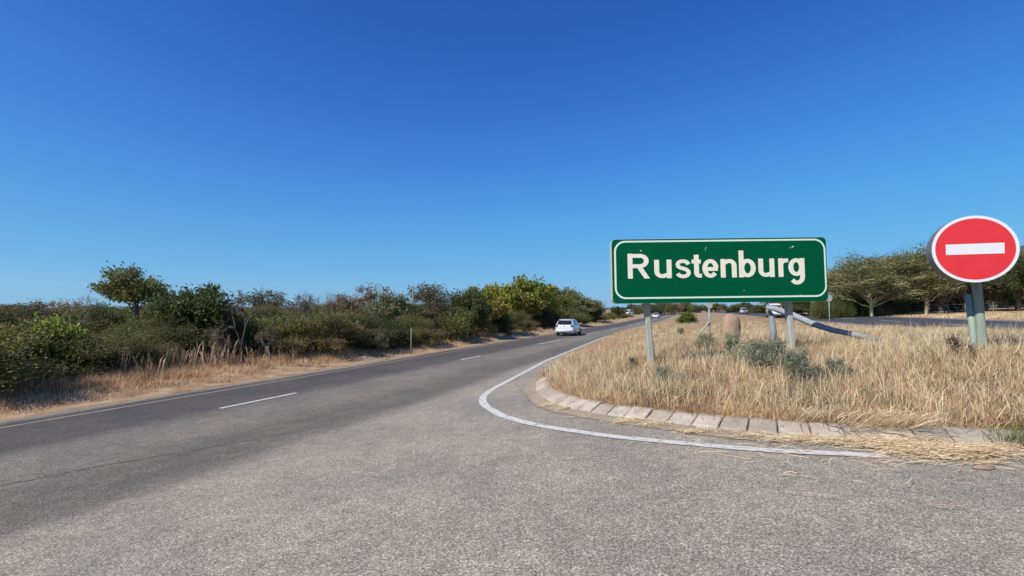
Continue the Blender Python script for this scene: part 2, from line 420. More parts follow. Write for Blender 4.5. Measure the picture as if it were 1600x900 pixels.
def island_z(x, y, full=False):
    x = np.asarray(x, float); y = np.asarray(y, float)
    dk = dist_line(x, y, KL); dl = dist_line(x, y, LL)
    ins = inside(x, y)
    dd = np.where(ins, np.minimum(dk, dl), -np.minimum(dk, dl))
    ddk = np.where(ins, dk, -dk); ddl = np.where(ins, dl, -dl)
    p, q = pq(x, y)
    edge = np.where(dk < dl, sst((dd-0.10)/0.18), sst((dd+0.2)/1.2))
    far = 1 - sst((y-14)/22.0)
    right = sst((dr_(x, y)-0.3)/3.0)
    body = 0.115*edge*(0.35+0.65*np.where(dk < 6, 1, 0.5))*(0.3+0.7*sst(ddl/2.0)) + (0.36*np.minimum(sst(ddk/3.0), sst(ddl/5.0)) + 0.24*sst((x-4.0)/5.0)*sst((dd-1.5)/3.0))*(0.12+0.88*far)*right
    body = body + 0.035*hash_noise(x, y, 0.9)*sst((dd-0.4)/0.8)
    return G(x, y) - 0.05 + 0.05*edge + body*right
def dr_(x, y): p, q = pq(x, y); return q - qr          # metres from the right carriageway edge
def I1(x, y): return float(island_z(np.array([x]), np.array([y]))[0])

# ------------------------------------------------------------------ setting meshes
def grid_mesh(name, xs, ys, zf, mat, keep=None, smooth=True):
    X, Y = np.meshgrid(xs, ys); Z = zf(X, Y)
    nx, ny = len(xs), len(ys); idx = np.arange(nx*ny).reshape(ny, nx)
    Fc = np.stack([idx[:-1,:-1], idx[:-1,1:], idx[1:,1:], idx[1:,:-1]], -1).reshape(-1, 4)
    V = np.c_[X.ravel(), Y.ravel(), Z.ravel()]
    if keep is not None:
        c = V[Fc].mean(1); Fc = Fc[keep(c[:,0], c[:,1])]
        used = np.unique(Fc); remap = np.full(len(V), -1); remap[used] = np.arange(len(used)); V = V[used]; Fc = remap[Fc]
    return mesh_np(name, V, Fc, mat, smooth)

def pq_grid(name, ps, qs, zoff, mat, uv=False, zf=None):
    Pm, Qm = np.meshgrid(ps, qs, indexing='ij'); X, Y = xy(Pm, Qm); Z = (zf or G)(X, Y) + zoff
    n, m = Pm.shape; idx = np.arange(n*m).reshape(n, m)
    Fc = np.stack([idx[:-1,:-1], idx[:-1,1:], idx[1:,1:], idx[1:,:-1]], -1).reshape(-1, 4)[:, ::-1]
    V = np.c_[X.ravel(), Y.ravel(), Z.ravel()]
    me = mesh_np(name, V, Fc, mat, True)
    # make normals face up
    if me.polygons[0].normal.z < 0: me.flip_normals()
    if uv:
        u = me.uv_layers.new(name='UVMap'); li = np.zeros(len(me.loops), np.int32); me.loops.foreach_get('vertex_index', li)
        U = np.c_[(qs[-1] - Qm).ravel(), Pm.ravel()][li]; u.data.foreach_set('uv', U.astype(np.float32).ravel())
    return me

QR0, QL0 = 5.6, 16.2      # highway sheet from its right shoulder to the left sealed edge (overwritten by the fit below)
yel = np.array([pq(*at(*p)) for p in [(60,658),(200,635),(400,602),(560,576),(852,525)]])
cen = np.array([pq(*at(*p)) for p in [(348,639),(470,615),(713,562),(748,556),(875,531),(912,524)]])
rgt = np.array([pq(*at(*p)) for p in [(853,564),(939,529),(1000,510),(1050,498)]])
print('yellow', yel.round(2).tolist()); print('centre', cen.round(2).tolist()); print('right', rgt.round(2).tolist())
def fitq(A):
    c = np.polyfit(A[:, 0], A[:, 1], 1); pe = A[-1, 0]
    return lambda p: np.where(p < 70, c[0]*np.minimum(p, 70)+c[1], c[0]*70+c[1])
yq, cq = fitq(yel), fitq(cen)

# ground: one sheet to the horizon, lowered under the sealed roads
def axis(lo, hi, mid0, mid1, s):
    a = list(np.arange(mid0, mid1+1e-6, s)); st = s
    v = mid1
    while v < hi: st *= 1.25; v += st; a.append(v)
    v = mid0; st = s
    while v > lo: st *= 1.25; v -= st; a.insert(0, v)
    return np.array(a)
def ground_z(Pm, Qm):
    X, Y = xy(Pm, Qm); Z = G(X, Y)
    m_main = (Qm > -3) & (Qm < yq(Pm) + 0.75)
    m_side = (Pm < 20) & (Qm < 8)
    m_r = (Qm > -22.3) & (Qm < -12.6)
    ins = (Qm < 9) & (Qm > qr) & (Pm < 420) & (Pm > -60)
    low = m_main | m_r | ins | ((Pm < 14) & (Pm > -60) & (Qm > -30) & (Qm < 9))
    Z = Z - 0.22*low
    bump_ = 0.05*hash_noise(X, Y, 0.5)*(Qm > 18)
    berm = 0.16*sst((Qm - yq(Pm) - 1.5)/0.8)*(1 - sst((Qm - yq(Pm) - 5.5)/3))*(0.8+0.2*hash_noise(X, Y, 1.3))
    return Z + bump_ + berm
def gg():
    ps = axis(-3500, 4200, -20, 70, 0.5); qs = axis(-3800, 3800, -26, 26, 0.22)
    Pm, Qm = np.meshgrid(ps, qs, indexing='ij'); X, Y = xy(Pm, Qm)
    Z = ground_z(Pm, Qm)
    n, m = Pm.shape; idx = np.arange(n*m).reshape(n, m)
    Fc = np.stack([idx[:-1,:-1], idx[:-1,1:], idx[1:,1:], idx[1:,:-1]], -1).reshape(-1, 4)
    V = np.c_[X.ravel(), Y.ravel(), Z.ravel()]
    me = mesh_np('ground', V, Fc, M['ground'], True)
    if me.polygons[0].normal.z < 0: me.flip_normals()
    return me
tag(link('ground', gg()), kind='structure')
def verge_z(x, y):
    p, q = pq(x, y); return ground_z(p, q)

# highway: sheet whose left edge follows the yellow line
def highway():
    ps = axis(-300, 480, -20, 60, 0.6); us = np.linspace(0, 10.2, 36)
    Pm, Um = np.meshgrid(ps, us, indexing='ij')
    Qm = (yq(Pm) + 1.0) - Um + 0.07*hash_noise(Pm, Pm*0.3, 2.2)*(Um < 0.1)
    X, Y = xy(Pm, Qm); Z = G(X, Y) + 0.006 - 0.05*(Um < 0.1) - 0.03*(Um > 10.1) - 0.006*(Um > 9.7)
    n, m = Pm.shape; idx = np.arange(n*m).reshape(n, m)
    Fc = np.stack([idx[:-1,:-1], idx[:-1,1:], idx[1:,1:], idx[1:,:-1]], -1).reshape(-1, 4)
    me = mesh_np('highway', np.c_[X.ravel(), Y.ravel(), Z.ravel()], Fc, M['asphalt_main'], True)
    if me.polygons[0].normal.z < 0: me.flip_normals()
    u = me.uv_layers.new(name='UVMap'); li = np.zeros(len(me.loops), np.int32); me.loops.foreach_get('vertex_index', li)
    u.data.foreach_set('uv', np.c_[Um.ravel(), Pm.ravel()][li].astype(np.float32).ravel())
    return me
tag(link('highway', highway()), kind='structure')
tag(link('side_road', pq_grid('side_road', np.arange(-40, 62, 0.4), np.arange(-30, 9.2, 0.3), 0.0, M['asphalt_side'])), kind='structure')
tag(link('far_carriageway', pq_grid('far_carriageway', axis(-60, 700, 0, 60, 2.0), np.arange(-22.0, -12.59, 0.5), 0.01, M['asphalt_right'])), kind='structure')
# the island sheet: fine near, coarser far
def island():
    ps = axis(-12, 430, -8, 24, 0.16); qs = np.arange(-13.2, 12.01, 0.16)
    Pm, Qm = np.meshgrid(ps, qs, indexing='ij'); X, Y = xy(Pm, Qm); Z = island_z(X, Y)
    n, m = Pm.shape; idx = np.arange(n*m).reshape(n, m)
    Fc = np.stack([idx[:-1,:-1], idx[:-1,1:], idx[1:,1:], idx[1:,:-1]], -1).reshape(-1, 4)
    V = np.c_[X.ravel(), Y.ravel(), Z.ravel()]
    k = (Z - G(X, Y) > -0.045).ravel()
    Fc = Fc[k[Fc].any(1)]
    used = np.unique(Fc); remap = np.full(len(V), -1); remap[used] = np.arange(len(used)); V = V[used]; Fc = remap[Fc]
    me = mesh_np('island', V, Fc, M['island'], True)
    if me.polygons[0].normal.z < 0: me.flip_normals()
    return me
tag(link('traffic_island', island()), kind='structure')

# painted lines
def ribbon(name, P, width, zoff, mat, surf=G, taper=0.0, wob=0.0):
    P = np.array(P); T = np.gradient(P, axis=0); T /= np.hypot(T[:,0], T[:,1])[:,None]; Nn = np.c_[-T[:,1], T[:,0]]
    rng = np.random.RandomState(len(P)); rows = []
    for k in (-0.5, 0, 0.5):
        Q = P + Nn*(width*k + (rng.randn(len(P))[:,None]*wob if k else 0)); rows.append(np.c_[Q, surf(Q[:,0], Q[:,1]) + zoff])
    V = np.vstack(rows); n = len(P); Fc = []
    for r in range(2):
        for i in range(n-1): Fc.append((r*n+i, r*n+i+1, (r+1)*n+i+1, (r+1)*n+i))
    me = mesh_np(name, V, np.array(Fc), mat, True)
    if me.polygons[0].normal.z < 0: me.flip_normals()
    return tag(link(name, me), kind='structure')
white_px = [(1050,498),(1000,510),(939,529),(897,546),(853,564),(806,589),(770,608),(757,617),(753,625),(757,634),(783,650),(813,659),(847,667),(900,675),(955,683),(1057,693),(1170,703),(1260,708),(1345,711),(1385,713)]
wl = [at(*p) for p in white_px]
p0, q0 = pq(*wl[0]); wl = [xy(p0+300, q0-1.5), xy(p0+60, q0-0.3)] + wl
wline = smooth_line(wl, 0.1, 14)
ribbon('edge_line', wline, 0.17, 0.011, M['white_line'], wob=0.004)
ps = np.concatenate([np.arange(-30, 60, 0.5), np.arange(60, 300, 4)])
ribbon('yellow_edge_line', [xy(p, yq(p)) for p in ps], 0.13, 0.011, M['yellow_line'], wob=0.006)
dash = [((348,639),(470,615)), ((713,562),(748,556)), ((833,538),(877,530.5))]
for i, (a, b) in enumerate(dash):
    pa, pb = pq(*at(*a))[0], pq(*at(*b))[0]
    ribbon('lane_dash', [xy(p, float(cq(p))) for p in np.linspace(pa, pb, 10)], 0.12, 0.011, M['white_line'], wob=0.003)
pe = pq(*at(877,530.5))[0]
for k in range(14):
    s = pe + 8 + k*12
    ribbon('lane_dash', [xy(p, float(cq(p))) for p in np.linspace(s, s+4, 6)], 0.12, 0.011, M['white_line'])
for p in (-3.0, -15.0):
    ribbon('lane_dash', [xy(s, float(cq(s))) for s in np.linspace(p, p+2.4, 8)], 0.12, 0.011, M['white_line'])
ribbon('far_edge_line', [xy(p, -13.2) for p in np.arange(-30, 400, 4)], 0.16, 0.022, M['white_line'])
ribbon('far_edge_line', [xy(p, -21.4) for p in np.arange(-30, 400, 4)], 0.16, 0.022, M['white_line'])
for k in range(20):
    s = -10 + k*12.0
    ribbon('far_lane_dash', [xy(p, -17.2) for p in np.linspace(s, s+5, 4)], 0.14, 0.022, M['white_line'])
ck = np.array([pq(*at(*p)) for p in [(-60,772),(160,728),(420,683),(640,640)]])
rc = np.random.RandomState(2); pp = np.arange(ck[0,0], ck[-1,0], 0.06); jit = np.cumsum(rc.randn(len(pp)))*0.006; jit -= np.linspace(0, jit[-1], len(pp))
ribbon('road_crack', [xy(p, float(np.interp(p, ck[:,0], ck[:,1]))+j) for p, j in zip(pp, jit)], 0.010, 0.010, M['rubber'], wob=0.004)
# sandy apron along the kerb foot, dirt on the sealed shoulder
dk = np.gradient(kerb_line, axis=0); dk /= np.hypot(dk[:,0], dk[:,1])[:,None]; KN = np.c_[dk[:,1], -dk[:,0]]
if inside(*(kerb_line[40] + KN[40]*0.5)[:, None])[0]: KN = -KN
def fade_sand():
    m = M['sand']; t = m.node_tree; b = t.nodes['Principled BSDF']
    a = t.nodes.new('ShaderNodeAttribute'); a.attribute_name = 'tint'
    n_ = noise(t, wpos(t), 9.0, 6, 0.75); ad = N(t, 'ShaderNodeMath', operation='SUBTRACT'); t.links.new(a.outputs['Fac'], ad.inputs[0]); t.links.new(n_, ad.inputs[1])
    f = ramp(t, ad.outputs[0], [(0.0, (0,0,0)), (0.12, (1,1,1))])
    t.links.new(f, b.inputs['Alpha'])
fade_sand()
def apron():
    rng = np.random.RandomState(4); L = kerb_line; rows = []
    ws = [ -0.05, 0.08, 0.18, 0.32, 0.50]
    wob = np.convolve(rng.randn(len(L)+20), np.hanning(21)/10, 'valid')[:len(L)]
    for k, wv in enumerate(ws):
        Q = L + KN*(wv*(1+0.35*wob[:,None]*(k > 1))); z = G(Q[:,0], Q[:,1]) + [0.030, 0.018, 0.012, 0.009, 0.006][k]
        rows.append(np.c_[Q, z])
    n = len(L); V = np.vstack(rows); Fc = [(r*n+i, r*n+i+1, (r+1)*n+i+1, (r+1)*n+i) for r in range(4) for i in range(n-1)]
    me = mesh_np('sand', V, np.array(Fc), M['sand'], True, col=np.repeat([[1.2]*3, [1.1]*3, [0.85]*3, [0.55]*3, [0.15]*3], n, 0))
    if me.polygons[0].normal.z < 0: me.flip_normals()
    tag(link('kerb_sand', me), kind='structure')
apron()

# ------------------------------------------------------------------ kerb stones
KR = empty('kerb', (*kerb_line[0], float(G(*kerb_line[0]))), 0, 'row of sloping pale concrete kerb stones edging the tip of the grassy island', 'kerb')
def kerb():
    L = np.r_[0, np.cumsum(np.hypot(*np.diff(kerb_line, axis=0).T))]
    rng = random.Random(3); s = 0.05; base = Vector(KR.location)
    prof = [(0.0, -0.08), (0.0, 0.035), (-0.035, 0.062), (-0.22, 0.142), (-0.25, 0.150), (-0.33, 0.150), (-0.345, 0.13), (-0.345, -0.08)]
    while s < L[-1] - 0.5:
        ln = 0.37 + rng.uniform(-0.015, 0.015); g = rng.uniform(0.012, 0.024)
        V = []; rings = []; dz = rng.uniform(-0.014, 0.012); dn = rng.uniform(-0.018, 0.014); tl_ = rng.uniform(-0.04, 0.04)
        for tt, sh in ((0, 0.01), (0.012, 0.0), (ln/2, 0.0), (ln-g-0.012, 0.0), (ln-g, 0.01)):
            a = s + tt; i = np.interp(a, L, np.arange(len(L))); i0 = int(i); fr = i - i0; i1 = min(i0+1, len(L)-1)
            c = kerb_line[i0]*(1-fr) + kerb_line[i1]*fr; nn = KN[i0]*(1-fr) + KN[i1]*fr
            ring = []
            for (o, z) in prof:
                o2 = o - sh*(1 if o > -0.1 else -0.5) + dn; z2 = z - (sh*1.4 if z > 0.05 else 0) + dz + tl_*(tt-ln/2)
                x, y = c + nn*o2
                ring.append(Vector((x, y, float(G(x, y)) + z2)) - base)
            rings.append(ring)
        mb = MB(); mb.loft(rings); mb.build('kerb_stone', M['concrete'], KR)
        s += ln
kerb()

# ------------------------------------------------------------------ vegetation builders
def frames(D):
    D = D/np.maximum(np.linalg.norm(D, axis=1, keepdims=True), 1e-9)
    ref = np.where(np.abs(D[:, 2:3]) > 0.9, np.array([[1.0, 0, 0]]), np.array([[0, 0, 1.0]]))
    A = np.cross(D, ref); A /= np.linalg.norm(A, axis=1, keepdims=True); return A, np.cross(D, A)
def tubes(S, n=5):
    """S rows: p0(3) p1(3) r0 r1"""
    S = np.array(S, float); A, B = frames(S[:, 3:6]-S[:, 0:3]); V = []; th = np.arange(n)*2*np.pi/n
    c, s = np.cos(th)[None, :, None], np.sin(th)[None, :, None]
    off = A[:, None]*c + B[:, None]*s
    V0 = S[:, None, 0:3] + off*S[:, None, 6:7]; V1 = S[:, None, 3:6] + off*S[:, None, 7:8]
    V = np.concatenate([V0, V1], 1).reshape(-1, 3); m = len(S)
    k = np.arange(n); k2 = (k+1) % n
    f = np.stack([k, k2, k2+n, k+n], -1)[None] + (np.arange(m)*2*n)[:, None, None]
    return V, f.reshape(-1, 4)
def leaves(C, rng, size, asp=0.5, flat=0.35, dirs=None):
    n = len(C); D = rng.randn(n, 3); D[:, 2] *= (1-flat)
    if dirs is not None: D = D*0.5 + dirs*1.2
    D /= np.linalg.norm(D, axis=1, keepdims=True)
    U = rng.randn(n, 3)*np.array([1, 1, 0.6]) + np.array([0, 0, 0.8*flat]); W = np.cross(D, U); W /= np.maximum(np.linalg.norm(W, axis=1, keepdims=True), 1e-6)
    sz = size*(0.6+0.8*rng.rand(n, 1))
    a = D*sz; b = W*sz*asp
    V = np.stack([C-a, C-a*0.1-b, C+a, C-a*0.1+b], 1).reshape(-1, 3)
    return V, np.arange(4*n).reshape(n, 4)
def bez(a, b, c, n):
    t = np.linspace(0, 1, n)[:, None]; return a*(1-t)**2 + 2*b*t*(1-t) + c*t*t
def crown_tree(seed, R_=1.0, H=1.0, base=0.25, nc=16, cr=0.28, flat=0.6, lpc=900, leaf=0.02, tw=14, trunk=0.035, shape='dome',
               stems=1, droop=0.0, asp=0.5, lflat=0.35, twr=0.004, lspread=0.05, limb=0.42, leader=0.40):
    """unit tree: height about 1, crown radius about R_; returns (trunk arrays, leaf arrays)"""
    rng = np.random.RandomState(seed); S = []; CC = []; DD = []
    cents = []
    tries = 0
    while len(cents) < nc and tries < 4000:
        tries += 1
        th = rng.rand()*2*np.pi
        if shape == 'dome':
            ph = np.arccos(rng.uniform(-0.15, 1)); rr = rng.uniform(0.35, 0.95)
            c = np.array([np.sin(ph)*np.cos(th)*R_*rr, np.sin(ph)*np.sin(th)*R_*rr, base + (1-base)*(0.30+0.60*np.cos(ph)*rr)])
        elif shape == 'umbrella':
            rr = np.sqrt(rng.rand()); c = np.array([np.cos(th)*R_*rr*0.92, np.sin(th)*R_*rr*0.92, base + (1-base)*(0.95 - 0.45*rr*rr - 0.35*rng.rand()**1.5)])
        elif shape == 'bush':
            rr = np.sqrt(rng.rand()); zz = rng.rand(); c = np.array([np.cos(th)*R_*rr*(1-0.45*zz*zz), np.sin(th)*R_*rr*(1-0.45*zz*zz), 0.10 + 0.80*zz*(1-0.35*rr)])
        else:
            rr = rng.rand()**0.6; zz = rng.rand(); w_ = np.sin(np.pi*(0.15+0.8*zz))
            c = np.array([np.cos(th)*R_*rr*w_, np.sin(th)*R_*rr*w_, base + (1-base)*(0.05+0.9*zz)])
        if all(np.linalg.norm((c-e)*[1, 1, 1.3]) > cr*0.62 for e in cents): cents.append(c)
        elif tries > 1500 and rng.rand() < 0.1: cents.append(c)
    st = []
    for k in range(stems):
        a = 2*np.pi*k/stems + rng.rand(); lean = (0.0 if stems == 1 else 0.16)
        st.append((np.array([0.02*np.cos(a)*(stems > 1), 0.02*np.sin(a)*(stems > 1), -0.03]), np.array([lean*np.cos(a)+rng.uniform(-.04, .04), lean*np.sin(a)+rng.uniform(-.04, .04), max(base*0.9, 0.12) + (leader*(1-base) if stems == 1 else 0)])))
    for (a, b) in st:
        m = (a+b)/2 + rng.randn(3)*0.012; P = bez(a, m, b, 6); tr = trunk/np.sqrt(stems)*1.2
        rad = np.linspace(tr*1.25, tr*0.8, 6)
        for i in range(5): S.append([*P[i], *P[i+1], rad[i], rad[i+1]])
    for c in cents:
        a, b = st[min(range(len(st)), key=lambda i: np.linalg.norm(st[i][1][:2]-c[:2]) + rng.rand()*0.05)]
        s0 = a + (b-a)*rng.uniform(0.72 if stems > 1 else max(0.35, 0.9*base/b[2]), 1.0)
        s0 = s0 if s0[2] < c[2] else a + (b-a)*max(0.35, 0.9*base/b[2])
        mid = (s0+c)/2 + np.array([0, 0, 0.10*(c[2]-s0[2])]) + rng.randn(3)*0.03
        mid[:2] = s0[:2]*0.62 + c[:2]*0.38; mid[2] = s0[2]*0.4 + c[2]*0.6 if shape == 'umbrella' else mid[2]
        P = bez(s0, mid, c, 7); P[1:-1] += rng.randn(5, 3)*0.008
        rad = np.linspace(trunk*limb, trunk*0.13, 7)
        for i in range(6): S.append([*P[i], *P[i+1], rad[i], rad[i+1]])
        r = cr*rng.uniform(0.7, 1.25)
        for k in range(tw):
            d = rng.randn(3); d[2] = d[2]*flat + 0.25 - droop; d /= np.linalg.norm(d)
            j = rng.randint(3, 7); q0 = P[j]; q2 = c + d*r*rng.uniform(0.55, 1.05)*np.array([1, 1, flat]); q1 = (q0+q2)/2 + rng.randn(3)*r*0.12 + np.array([0, 0, r*0.08])
            Q = bez(q0, q1, q2, 4)
            rr = np.linspace(trunk*0.11, twr*0.6, 4)
            for i in range(3): S.append([*Q[i], *Q[i+1], rr[i], rr[i+1]])
            m = max(1, int(lpc/tw))
            if lpc > 0:
                t = rng.rand(m, 1)**0.6*1.05
                C = (q0*(1-t)**2 + 2*q1*t*(1-t) + q2*t*t) + rng.randn(m, 3)*r*lspread*np.array([1, 1, 0.6])*4.2
                CC.append(C)
                g = q2-q0; g = g/max(np.linalg.norm(g), 1e-6); DD.append(np.repeat(g[None], m, 0))
    V, Fc = tubes(S, 5)
    L = None
    if CC: L = leaves(np.vstack(CC), rng, leaf, asp, lflat, np.vstack(DD)*0.6)
    return (V, Fc), L
def bare_tree(seed, levels=6, leafn=0, leaf=0.02, spread=0.55, up=0.12, trunk=0.03, first=0.26, twisty=0.10, asp=0.5, kids=(2, 3)):
    rng = np.random.RandomState(seed); S = []; C = []
    def go(p, d, L, r, lv):
        n = 3; q = p
        for i in range(n):
            d2 = d + rng.randn(3)*twisty*(1+0.25*(levels-lv)); d2[2] += up*0.3; d2 /= np.linalg.norm(d2)
            e = q + d2*L/n; r1 = r*(1-0.1*(i+1)); S.append([*q, *e, r*(1-0.1*i), r1]); q = e; d = d2
        if lv == 0:
            for _ in range(leafn): C.append(q + rng.randn(3)*L*0.55)
            return
        k = rng.randint(kids[0], kids[1]+1)
        ax = rng.rand()*6.28
        for j in range(k):
            A, B = frames(d[None]); th = ax + 2*np.pi*j/k + rng.randn()*0.4; s = spread*rng.uniform(0.6, 1.4)*(0.35 if j == 0 and lv == levels else 1)
            nd = d*np.cos(s) + (A[0]*np.cos(th) + B[0]*np.sin(th))*np.sin(s); nd[2] += up; nd /= np.linalg.norm(nd)
            go(q, nd, L*rng.uniform(0.68, 0.9), r*(0.62 if k > 2 else 0.68), lv-1)
    go(np.array([0, 0, -0.03]), np.array([rng.uniform(-.15, .15), rng.uniform(-.15, .15), 1.0]), first, trunk, levels)
    S = np.array(S); top = S[:, 5].max(); S /= top; C = (np.array(C)/top) if C else None
    V, Fc = tubes(S, 4)
    return (V, Fc), (leaves(C, rng, leaf, asp, 0.2) if C is not None else None)

PROTO = {}
def proto(key, gen, bark, leafm):
    t, l = gen
    tm = mesh_np('trunk', t[0], t[1], M[bark], True); lm = mesh_np('crown', l[0], l[1], M[leafm]) if l else None
    V = l[0] if l else t[0]
    zt = np.percentile(V[:, 2], 99.7); rd = np.percentile(np.hypot(V[:, 0], V[:, 1]), 97)
    PROTO[key] = (tm, lm, zt, rd)
for k in range(3):
    proto(f'acacia{k}', crown_tree(10+k, R_=0.95, base=0.10, nc=24, cr=0.38, flat=0.42, lpc=1150, leaf=0.020, tw=20, trunk=0.03, shape='bush', stems=4, lflat=0.7, asp=0.32, lspread=0.05), 'bark_dark', 'leaf_acacia')
    proto(f'darkbush{k}', crown_tree(20+k, R_=0.8, base=0.12, nc=20, cr=0.36, flat=0.7, lpc=1000, leaf=0.024, tw=16, trunk=0.03, shape='bush', stems=3, lspread=0.06), 'bark_dark', 'leaf_dark')
for k in range(2):
    proto(f'umbrella{k}', crown_tree(30+k, R_=0.75, base=0.22, nc=22, cr=0.30, flat=0.35, lpc=1100, leaf=0.018, tw=18, trunk=0.03, shape='umbrella', stems=2, lflat=0.7, asp=0.35), 'bark_dark', 'leaf_acacia')
    proto(f'brown{k}', bare_tree(40+k, 7, 9, 0.016, 0.50, 0.10, 0.030, 0.22, 0.10, kids=(2, 3)), 'bark_grey', 'leaf_brown')
    proto(f'bare{k}', bare_tree(50+k, 6, 0, 0.0, 0.52, 0.06, 0.032, 0.26, 0.13), 'bark_grey', 'leaf_brown')
    proto(f'green{k}', crown_tree(60+k, R_=0.62, base=0.18, nc=30, cr=0.22, flat=0.8, lpc=850, leaf=0.021, tw=14, trunk=0.035, shape='dome', stems=1, lspread=0.05), 'bark_dark', 'leaf_dark')
    proto(f'autumn{k}', crown_tree(70+k, R_=0.70, base=0.10, nc=34, cr=0.22, flat=0.75, lpc=700, leaf=0.024, tw=14, trunk=0.035, shape='dome', stems=2, asp=0.6, lspread=0.05), 'bark_dark', 'leaf_autumn')
proto('tall', crown_tree(81, R_=0.33, base=0.50, nc=15, cr=0.17, flat=0.75, lpc=650, leaf=0.014, tw=12, trunk=0.022, shape='dome', asp=0.6, lspread=0.05), 'bark_dark', 'leaf_dark')
proto('bright', crown_tree(82, R_=0.60, base=0.05, nc=24, cr=0.28, flat=0.9, lpc=480, leaf=0.034, tw=14, trunk=0.03, shape='bush', stems=3, asp=0.6, lspread=0.06), 'bark_dark', 'leaf_bright')
proto('pale', crown_tree(83, R_=0.62, base=0.12, nc=26, cr=0.26, flat=0.6, lpc=800, leaf=0.022, tw=14, trunk=0.03, shape='dome', stems=2, lspread=0.05), 'bark_grey', 'leaf_pale')
proto('deadtree', bare_tree(103, 5, 0, 0, 0.55, 0.10, 0.042, 0.30, 0.13, kids=(2, 2)), 'bark_dark', 'leaf_brown')
proto('fever0', crown_tree(85, R_=0.80, base=0.12, nc=38, cr=0.30, flat=0.40, lpc=800, leaf=0.013, tw=26, trunk=0.024, shape='dome', stems=1, lflat=0.6, asp=0.4, twr=0.0035, limb=0.30), 'bark_fever', 'leaf_fever')
proto('fever1', crown_tree(86, R_=0.72, base=0.14, nc=34, cr=0.28, flat=0.40, lpc=800, leaf=0.013, tw=22, trunk=0.022, shape='dome', stems=1, lflat=0.6, asp=0.4, twr=0.0035, limb=0.30), 'bark_fever', 'leaf_fever')
proto('fever2', crown_tree(191, R_=0.85, base=0.10, nc=34, cr=0.27, flat=0.30, lpc=620, leaf=0.014, tw=30, trunk=0.022, shape='umbrella', stems=2, lflat=0.7, asp=0.28, twr=0.004, limb=0.3), 'bark_fever', 'leaf_fever')
proto('redtree', bare_tree(87, 6, 5, 0.03, 0.62, 0.03, 0.035, 0.24, 0.12), 'bark_grey', 'leaf_red')
proto('sage', crown_tree(88, R_=0.75, base=0.0, nc=16, cr=0.34, flat=0.8, lpc=330, leaf=0.045, tw=16, trunk=0.018, shape='bush', stems=5, asp=0.28, lspread=0.05), 'bark_grey', 'leaf_sage')
proto('twiggy', bare_tree(89, 6, 3, 0.035, 0.7, 0.02, 0.02, 0.18, 0.18), 'bark_dark', 'twig_black')

def plant(key, x, y, height, width=None, label='', cat='tree', group=None, name=None, z=None, rz=None, seed=0):
    """width = whole crown width in metres"""
    tm, lm, zt, rd = PROTO[key]; rng = random.Random(seed*7919 + int(x*13+y*31))
    sz = height/zt; sw = sz if width is None else (width/2)/rd
    if z is None: z = float(verge_z(np.array(x), np.array(y)))
    r = empty(name or 'tree', (x, y, z), rng.uniform(0, 6.28) if rz is None else rz, label, cat, group)
    for nm, me in (('trunk', tm), ('crown', lm)):
        if me is None: continue
        o = link(nm, me, r); o.scale = (sw, sw, sz)
    return r
def ptree(key, px, Z, top, wpx, label, cat='tree', group=None, name='tree', surf=None, seed=0, rz=None):
    if px < 1000 and surf is None:                       # crowns stay clear of the road
        k = NX*(px-CX)/F + NY
        base_q = 14.1 + (0.3 if px < 350 else 0.3) if cat != 'shrubby' else 0
        for _ in range(8): Z = max(Z, (base_q + (0.40 if px > 700 or wpx > 150 else 0.32)*wpx/F*Z)/k)
    x, y = on(px, Z); z = float((surf or verge_z)(np.array(x), np.array(y)))
    h = EYE + (HY - top)/F*Z - z
    return plant(key, x, y, h, wpx/F*Z, label, cat, group, name, z, rz, seed)

# ------------------------------------------------------------------ left thicket (photo x, distance, photo top y, photo width)
def herb0(key, px, Z, top, wpx, label, cat, g, nm, seed=0):
    return ptree(key, px, Z, top, wpx, label, cat, g, nm, surf=verge_z, seed=seed)
GB = 'thorn bushes along the left verge'
front = [
 ('acacia0', -60, 11.5, 500, 240, 'dark thorn bush cut off by the left edge of the picture'),
 ('darkbush0', -12, 13.0, 496, 120, 'shaded dark bush at the far left, left of the bright green shrub'),
 ('acacia1', 158, 15.0, 517, 175, 'low olive thorn bush leaning over the dry grass right of the bright green shrub'),
 ('acacia2', 262, 18.0, 494, 140, 'olive thorn bush under the two tall dark trees'),
 ('darkbush1', 215, 20.0, 498, 110, 'dark bush right below the slender tall tree'),
 ('acacia0', 345, 20.0, 502, 130, 'thorn bush below the broad dark round tree'),
 ('darkbush2', 395, 21.0, 495, 110, 'dark bush at the foot of the bare dead tree'),
 ('acacia0', 492, 20.5, 484, 165, 'wide flat topped thorn bush, broadest of the roadside bushes'),
 ('acacia1', 455, 22.0, 505, 90, 'thorn bush tucked against the left side of the wide flat topped bush'),
 ('acacia2', 568, 25.0, 487, 110, 'flat topped thorn bush below the bare twiggy tree with sky behind it'),
 ('darkbush0', 610, 27.0, 500, 80, 'dark low bush left of the slim wooden pole'),
 ('acacia2', 648, 28.0, 490, 90, 'thorn bush behind the slim wooden pole'),
 ('darkbush1', 700, 30.0, 478, 85, 'dark bush where the brown trees meet the green trees'),
 ('acacia0', 738, 31.5, 484, 80, 'dark olive bush under the left end of the green tree row'),
 ('darkbush2', 775, 36.0, 492, 60, 'low dark bush in the shade of the yellow green tree'),
 ('acacia1', 850, 42.0, 474, 75, 'dark olive bush just left of the white hatchback'),
 ('acacia2', 815, 40.0, 486, 50, 'small thorn bush below the yellowest crown'),
]
for i, a in enumerate(front):
    ptree(a[0], a[1], a[2], a[3], a[4], a[5], 'bush', GB, 'thorn_bush', seed=i)
